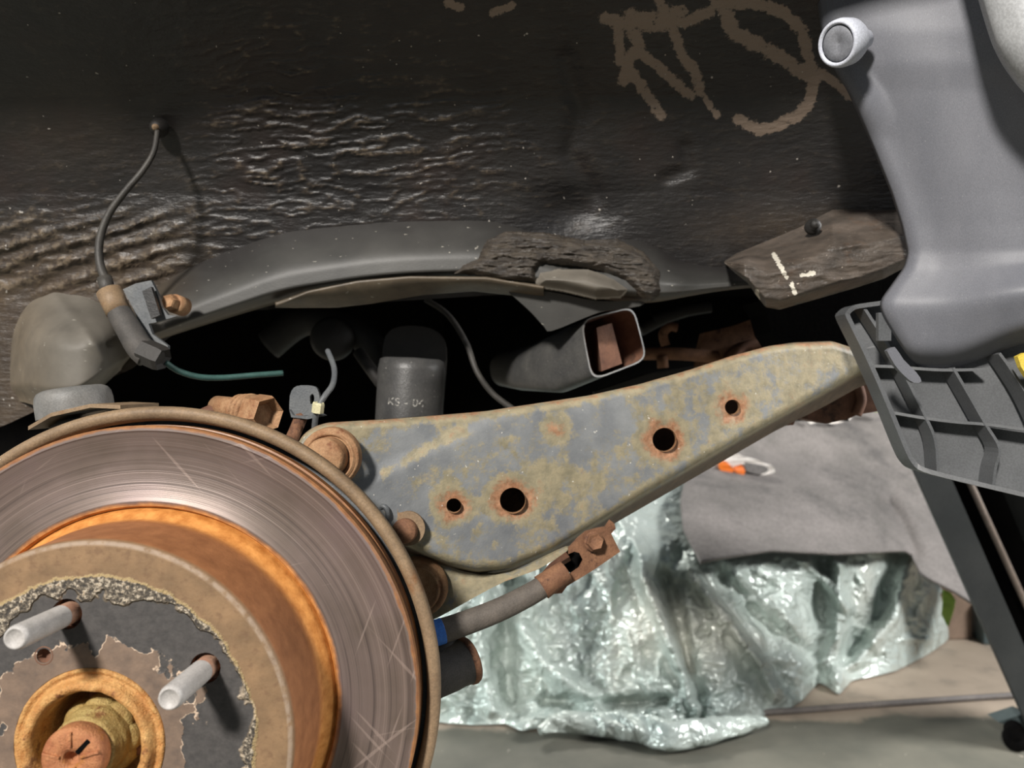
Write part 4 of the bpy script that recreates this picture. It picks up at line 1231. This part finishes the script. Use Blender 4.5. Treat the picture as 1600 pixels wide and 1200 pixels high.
tr = thing('bumper_bracket', P(1460, 760, 0.56), 'ribbed dark grey plastic bumper bracket below the fender liner', 'bracket')
ty = lambda p: 0.575 - (p[0] - 1320) * 0.00022
outline = [(1325, 492), (1334, 481), (1380, 472), (1480, 500), (1680, 500), (1680, 792), (1600, 772), (1500, 748), (1442, 734), (1424, 716), (1408, 680), (1380, 612), (1350, 545)]
V, Fc = pxplate(outline, 0, 0.003, 0, ys=lambda p: ty(p) + 0.015)
mk('back_web', V, Fc, TRAY, tr, smooth=False)
def strip(name, pts, w0, w1, th=3.0, mat=TRAY):
    """upright rib: a wall standing from depth ty+w0 (front edge) to ty+w1"""
    V, Fc = [], []
    n = len(pts)
    for i, (a, b) in enumerate(pts):
        t = Vector((pts[min(i + 1, n - 1)][0] - pts[max(i - 1, 0)][0], pts[min(i + 1, n - 1)][1] - pts[max(i - 1, 0)][1]))
        t.normalize(); nn = Vector((-t.y, t.x)) * th / 2
        for s in (1, -1):
            q = P(a + nn.x * s, b + nn.y * s, ty((a, b)) + w0)
            V.append(q); V.append(q + Vector((0, w1 - w0, 0)))
    for i in range(n - 1):
        k = i * 4; l = k + 4
        Fc += [(k, l, l + 1, k + 1), (k + 3, l + 3, l + 2, k + 2), (k + 2, l + 2, l, k), (k + 1, l + 1, l + 3, k + 3)]
    Fc += [(0, 1, 3, 2), ((n - 1) * 4, (n - 1) * 4 + 2, (n - 1) * 4 + 3, (n - 1) * 4 + 1)]
    return mk(name, V, Fc, mat, tr, smooth=False)
rimp = [(1395, 470), (1380, 473), (1345, 478), (1334, 481), (1326, 488), (1326, 496), (1350, 545), (1380, 612), (1408, 680), (1418, 704), (1428, 722), (1444, 734), (1500, 749), (1600, 773), (1680, 792)]
strip('rim', [(q.x, q.y) for q in crom([(a, b, 0) for a, b in rimp], 3)], -0.002, 0.016, 7)
for pts in ([(1362, 572), (1396, 573), (1470, 578), (1540, 577)], [(1396, 645), (1450, 654), (1500, 660), (1540, 663), (1600, 671), (1680, 680)], [(1350, 480), (1400, 560), (1446, 650), (1462, 690), (1466, 738)],
            [(1490, 575), (1516, 620), (1540, 662), (1562, 700), (1556, 730), (1552, 762)], [(1562, 552), (1582, 580), (1610, 625), (1640, 690)]):
    strip('rib', [(q.x, q.y) for q in crom([(a, b, 0) for a, b in pts], 4)], 0.000, 0.0155, 4.5)
V, Fc = pxplate([(1386, 548), (1398, 542), (1412, 562), (1432, 582), (1440, 596), (1428, 598), (1414, 588), (1398, 570)], 0.520, 0.004, 2)
mk('tongue', V, Fc, GREYPLASTIC, tr, smooth=False)
V, Fc = box(Matrix.Translation(P(1386, 506, 0.545)), (-0.006, 0, -0.012), (0.003, 0.004, 0.008))
mk('catch', V, Fc, TRAY, tr, smooth=False)
V, Fc = pxplate([(1590, 557), (1602, 551), (1640, 560), (1640, 600), (1606, 590), (1596, 574)], 0.50, 0.004)
tag(mk('yellow_tag', V, Fc, YELLOW, smooth=False), 'small yellow plastic tag beside the ribbed bumper bracket', 'tag')

# ------------------------------------------------------------------ things on the floor behind
# silver film over a pile
def sheet_bottom():
    return [(600, 1128), (690, 1130), (740, 1134), (790, 1131), (815, 1142), (840, 1138), (930, 1142), (985, 1146), (1030, 1156), (1060, 1148), (1110, 1140), (1180, 1121), (1232, 1108), (1252, 1096), (1278, 1067), (1292, 1072), (1310, 1086), (1330, 1064), (1370, 1056), (1400, 1048), (1450, 1022), (1478, 1002), (1492, 985)]
nxs, nys = 420, 260
Xs = np.linspace(600, 1492, nxs)
bs = curve1(sheet_bottom(), Xs, 2)
ts = curve1([(600, 760), (900, 700), (1100, 700), (1300, 780), (1400, 830), (1450, 890), (1480, 935), (1492, 960)], Xs, 8)
v = np.linspace(0, 1, nys)[:, None]
SX = np.repeat(Xs[None, :], nys, 0)
SY = ts[None, :] * (1 - v) + bs[None, :] * v
yfl = F * (H - 0.004) / (bs - 600.0)           # the hem lies on the floor
hh = (bs[None, :] - SY)                        # pixels above the hem
SD = yfl[None, :] + 0.00050 * hh + 0.10 * sst(60, 430, hh) ** 2
SD = np.minimum(SD, 1.9)
env = sst(0, 30, hh) * 0.9 + 0.1
fan = (SX - 1090) / (SY - 640 + 60.0) * 150                    # folds fan out from the weight on top
fold = 0.030 * (fbm(fan / 26 + 0.5, SY / 260, 41, 3) - 0.5) * 2
wr1 = 0.036 * (ridge(SX / 60 + 1.2 * fbm(SX / 80, SY / 80, 1), SY / 75 + 1.5 * fbm(SX / 90, SY / 60, 2), 51, 4) - 0.5)
wr2 = 0.010 * (ridge(SX / 26 + 1.5 * fbm(SX / 50, SY / 40, 5), SY / 20 + fbm(SX / 30, SY / 40, 6), 61, 3) - 0.5)
SD = SD - env * (fold + wr1 + wr2)
for pts, w, a in (([(1000, 800), (1004, 900), (1040, 990), (1072, 1060), (1086, 1112)], 10, 0.05), ([(1036, 900), (1060, 960), (1075, 1050), (1085, 1110)], 12, -0.05),
                  ([(1075, 890), (1130, 960), (1190, 1040), (1215, 1090)], 12, 0.045), ([(1130, 900), (1180, 960), (1260, 1020)], 14, -0.04), ([(1395, 870), (1370, 960), (1318, 1030)], 16, -0.05),
                  ([(1420, 880), (1400, 960), (1330, 1040)], 12, 0.04), ([(815, 980), (850, 1040), (930, 1100)], 13, 0.04), ([(800, 900), (790, 1000), (800, 1090)], 16, -0.03),
                  ([(760, 900), (745, 1000), (770, 1110)], 12, 0.035), ([(1250, 870), (1290, 910), (1325, 950)], 10, 0.04), ([(850, 1095), (960, 1100), (1040, 1095)], 10, -0.04)):
    SD -= env * a * np.exp(-(dpoly(SX, SY, pts) / w) ** 2)
SD = np.maximum(SD, (1.45 + 0.0006 * (SX - 1100) + (880 - SY) * 0.0024 + 0.06 * sst(1380, 1540, SX)) * sst(920, 875, SY) + 0.02)
VS = PA(SX, SY, SD).reshape(-1, 3)
VS[:, 2] = np.maximum(VS[:, 2], 0.004)
fs = tag(mk('plastic_sheet', VS, gridfaces(nxs, nys), SHEET, recalc=False, solid=0.001), 'crumpled silver plastic sheet draped over a pile on the garage floor', 'plastic sheet')
# rolled hem of loose film in front
roll = thing('film_roll', P(1000, 1150, 1.29), 'twisted roll of loose silver film lying along the hem of the plastic sheet', 'film')
rp = [(842, 1134), (880, 1122), (940, 1124), (1000, 1132), (1040, 1142), (1090, 1136), (1140, 1127), (1190, 1118)]
rc = crom([Vector((P(a, b, 1).x * F * (H - 0.02) / (b - 600), F * (H - 0.02) / (b - 600) - 0.03, 0.026)) for a, b in rp], 10)
prof_r = lambda t: 0.006 + 0.026 * math.sin(math.pi * min(1, t * 1.15 if t < .8 else (1 - t) * 4.6 * 0.9)) ** 0.7
V, Fc = tube(rc, lambda t: 0.005 + 0.019 * max(0.0, math.sin(math.pi * t)) ** 0.6, 28, 1)
VV = np.array([tuple(q) for q in V])
VV += (ridge(VV[:, 0] * 22, VV[:, 2] * 60 + VV[:, 0] * 20, 71, 3)[:, None] - 0.5) * np.array([0, -0.012, 0.012])
VV[:, 2] = np.maximum(VV[:, 2], 0.003)
mk('rolled_film', VV, Fc, SHEET, roll)

# grey felt over the top of the pile
nxf, nyf = 170, 130
PYf = np.linspace(0, 1, nyf)[:, None]
Xf = np.linspace(0, 1, nxf)[None, :]
topL, topR = np.array([1130.0, 628.0]), np.array([1500.0, 622.0])
lx = curve1([(0, 1130), (0.35, 1075), (0.6, 1062), (0.8, 1067), (1, 1094)], PYf.ravel())[:, None]
ly = curve1([(0, 628), (0.35, 730), (0.6, 785), (0.8, 830), (1, 882)], PYf.ravel())[:, None]
bx = curve1([(0, 1094), (0.06, 1112), (0.25, 1200), (0.5, 1300), (0.72, 1412), (0.8, 1440), (0.88, 1475), (1, 1545)], Xf.ravel())[None, :]
by = curve1([(0, 882), (0.06, 877), (0.25, 862), (0.5, 866), (0.70, 860), (0.72, 866), (0.76, 896), (0.88, 922), (1, 968)], Xf.ravel())[None, :]
rx = 1500 + 60 * PYf; ry = 622 + 350 * PYf
tx = 1130 + 370 * Xf; ty_ = 628 - 6 * Xf
# Coons patch
FXp = (1 - PYf) * tx + PYf * bx + (1 - Xf) * lx + Xf * rx - ((1 - Xf) * (1 - PYf) * 1130 + Xf * (1 - PYf) * 1500 + (1 - Xf) * PYf * 1094 + Xf * PYf * 1545)
FYp = (1 - PYf) * ty_ + PYf * by + (1 - Xf) * ly + Xf * ry - ((1 - Xf) * (1 - PYf) * 628 + Xf * (1 - PYf) * 622 + (1 - Xf) * PYf * 882 + Xf * PYf * 968)
FDp = 1.45 + 0.0006 * (FXp - 1100) + (880 - FYp) * 0.0024 - 0.030 * sst(730, 800, FYp) - 0.02 * sst(1062, 1110, FXp)
FDp += 0.05 * np.exp(-(dpoly(FXp, FYp, [(1385, 790), (1410, 830), (1425, 865)]) / 18) ** 2)
FDp += 0.012 * np.exp(-(dpoly(FXp, FYp, [(1368, 770), (1372, 862)]) / 6) ** 2) - 0.03 * sst(1380, 1366, FXp) * sst(730, 800, FYp)
FDp -= 0.03 * (fbm(FXp / 70, FYp / 60, 81, 3) - 0.5)
FDp += 0.06 * sst(1380, 1540, FXp)
tag(mk('felt_sheet', PA(FXp, FYp, FDp).reshape(-1, 3), gridfaces(nxf, nyf), FELT, recalc=False, solid=0.006), 'thick grey felt sheet laid over the top of the silver plastic pile', 'felt sheet')

def crumple(name, pts, y, mat, parent, amp=0.006, thick=0.004):
    V, Fc = pxplate(pts, y, thick, 2)
    V = [q + Vector((random.uniform(-1, 1) * amp * 0.3, random.uniform(-1, 1) * amp, random.uniform(-1, 1) * amp * 0.3)) for q in V]
    return mk(name, V, Fc, mat, parent, smooth=False)
lt = thing('wrapper_scrap', P(1160, 745, 1.80), 'torn orange and white plastic wrapper lying on the grey felt', 'wrapper')
crumple('white_film', [(1098, 732), (1130, 712), (1150, 708), (1160, 714), (1180, 718), (1205, 728), (1210, 738), (1190, 742), (1185, 746), (1140, 742), (1115, 742)], 1.80, WHITE, lt)
crumple('orange_print', [(1123, 724), (1132, 720), (1142, 728), (1148, 736), (1138, 740), (1126, 736)], 1.785, ORANGE, lt, 0.002)
crumple('orange_print', [(1146, 730), (1158, 726), (1164, 734), (1162, 742), (1152, 741)], 1.785, ORANGE, lt, 0.002)
V, Fc = pxplate([(1164, 722), (1196, 728), (1200, 736), (1188, 741), (1166, 736)], 1.785, 0.003, 2)
mk('clear_panel', V, Fc, FELT, lt, smooth=False)
sp = tag(crumple('paper_scrap', [(1258, 650), (1266, 648), (1278, 656), (1266, 662)], 2.0, WHITE, None, 0.002), 'tiny white paper scrap by the chassis member end', 'paper')
sp = tag(crumple('foam_scrap', [(1288, 658), (1300, 652), (1318, 648), (1330, 648), (1326, 656), (1300, 662)], 2.02, WHITE, None, 0.003), 'flat white foam scrap on top of the grey felt', 'foam')
tag(crumple('green_strip', [(1358, 640), (1398, 630), (1400, 642), (1362, 643)], 2.05, GREEN, None, 0.002), 'narrow green strip lying at the upper edge of the felt', 'strip')
tag(crumple('green_wrapper', [(1474, 922), (1486, 926), (1492, 938), (1488, 962), (1482, 978), (1474, 962)], 1.62, GREEN, None, 0.003), 'small green wrapper hanging below the felt flap', 'wrapper')
def floor_box(name, px0, px1, pyb, h, d, mat, label, rot):
    y = F * H / (pyb - 600)
    c = P((px0 + px1) / 2, pyb, y); w = (px1 - px0) / F * y / 2
    M = Matrix.Translation((c.x, c.y, 0)) @ Matrix.Rotation(rot, 4, 'Z')
    V, Fc = box(M, (-w, 0, 0.0), (w, d, h))
    o = mk(name, V, Fc, mat, smooth=False)
    b = o.modifiers.new('soft', 'BEVEL'); b.width = 0.004; b.segments = 2
    fl_ = MB().add(*box(M, (-w, -0.002, h * 0.45), (w, 0.0, h * 0.48)))
    return tag(o, label, 'box')
floor_box('card_box', 1462, 1522, 1000, 0.11, 0.08, CARD, 'brown cardboard box tucked behind the silver plastic sheet', 0.1)
floor_box('slate_case', 1540, 1610, 1010, 0.10, 0.12, SLATE, 'dark slate grey plastic case on the floor behind the black post', -0.2)
# cable on the floor
fp = [(1080, 1124), (1180, 1119), (1260, 1114), (1350, 1107), (1450, 1100), (1540, 1094), (1640, 1088), (1750, 1082)]
tag(mk('floor_cable', *tube([Vector(((a - 800) / F * (F * H / (b - 600)), F * H / (b - 600), 0.006)) for a, b in fp], 0.0058, 10), CABLEGREY), 'thin grey cable lying straight across the concrete floor', 'cable')

# black leaning post with its foot
po = thing('steel_post', P(1600, 1160, 1.28), 'leaning black steel channel post with round rod beside the plastic sheet', 'post')
a_, b_ = P(1432, 690, 1.15), P(1638, 1150, 1.25)
b_.z = 0.02
dirp = (a_ - b_).normalized()
Mp = frame(b_, dirp, (0, 1, 0))
# local x runs across the picture
if Mp.to_3x3().col[0].x < 0: Mp = Mp @ Matrix.Rotation(math.pi, 4, 'Z')
Lp = (a_ - b_).length + 0.02
for nm, A, B in (('face_flange', (-0.022, -0.004, 0), (0.024, 0.004, Lp)), ('side_web', (0.020, 0.0, 0), (0.026, 0.07, Lp)), ('rear_flange', (0.02, 0.064, 0), (0.13, 0.07, Lp)), ('far_web', (0.125, 0.0, 0), (0.131, 0.07, Lp))):
    V, Fc = box(Mp, A, B)
    o = mk(nm, V, Fc, POST if nm != 'rear_flange' else VOID, po, smooth=False)
V, Fc = tube([Mp @ Vector((0.074, 0.03, 0.0)), Mp @ Vector((0.062, 0.03, Lp))], 0.005, 12, 2)
mk('rod', V, Fc, grime('rod_steel', srgb(150, 134, 124), srgb(174, 158, 146), None, 30, 400, 0.5), po)
ft = tag(None or thing('caster_foot', P(1590, 1190, 1.25), 'black caster foot on the floor next to the leaning post', 'caster'), None)
for (a, b, r) in ((1585, 1142, 0.015), (1586, 1172, 0.018)):
    q = P(a, b, 1.26); q.z = max(q.z, r)
    V, Fc = lathe([(0.0, 0.012), (r * 0.8, 0.012), (r, 0.008), (r, -0.008), (r * 0.8, -0.012), (0.0, -0.012)], frame(q, (-0.5, -1, 0.1)), 24)
    mk('wheel', V, Fc, VOID, ft)
V, Fc = pxplate([(1560, 1128), (1600, 1115), (1640, 1130), (1640, 1150), (1580, 1136)], 1.275, 0.03)
mk('yoke', V, Fc, SLATE, ft, smooth=False)
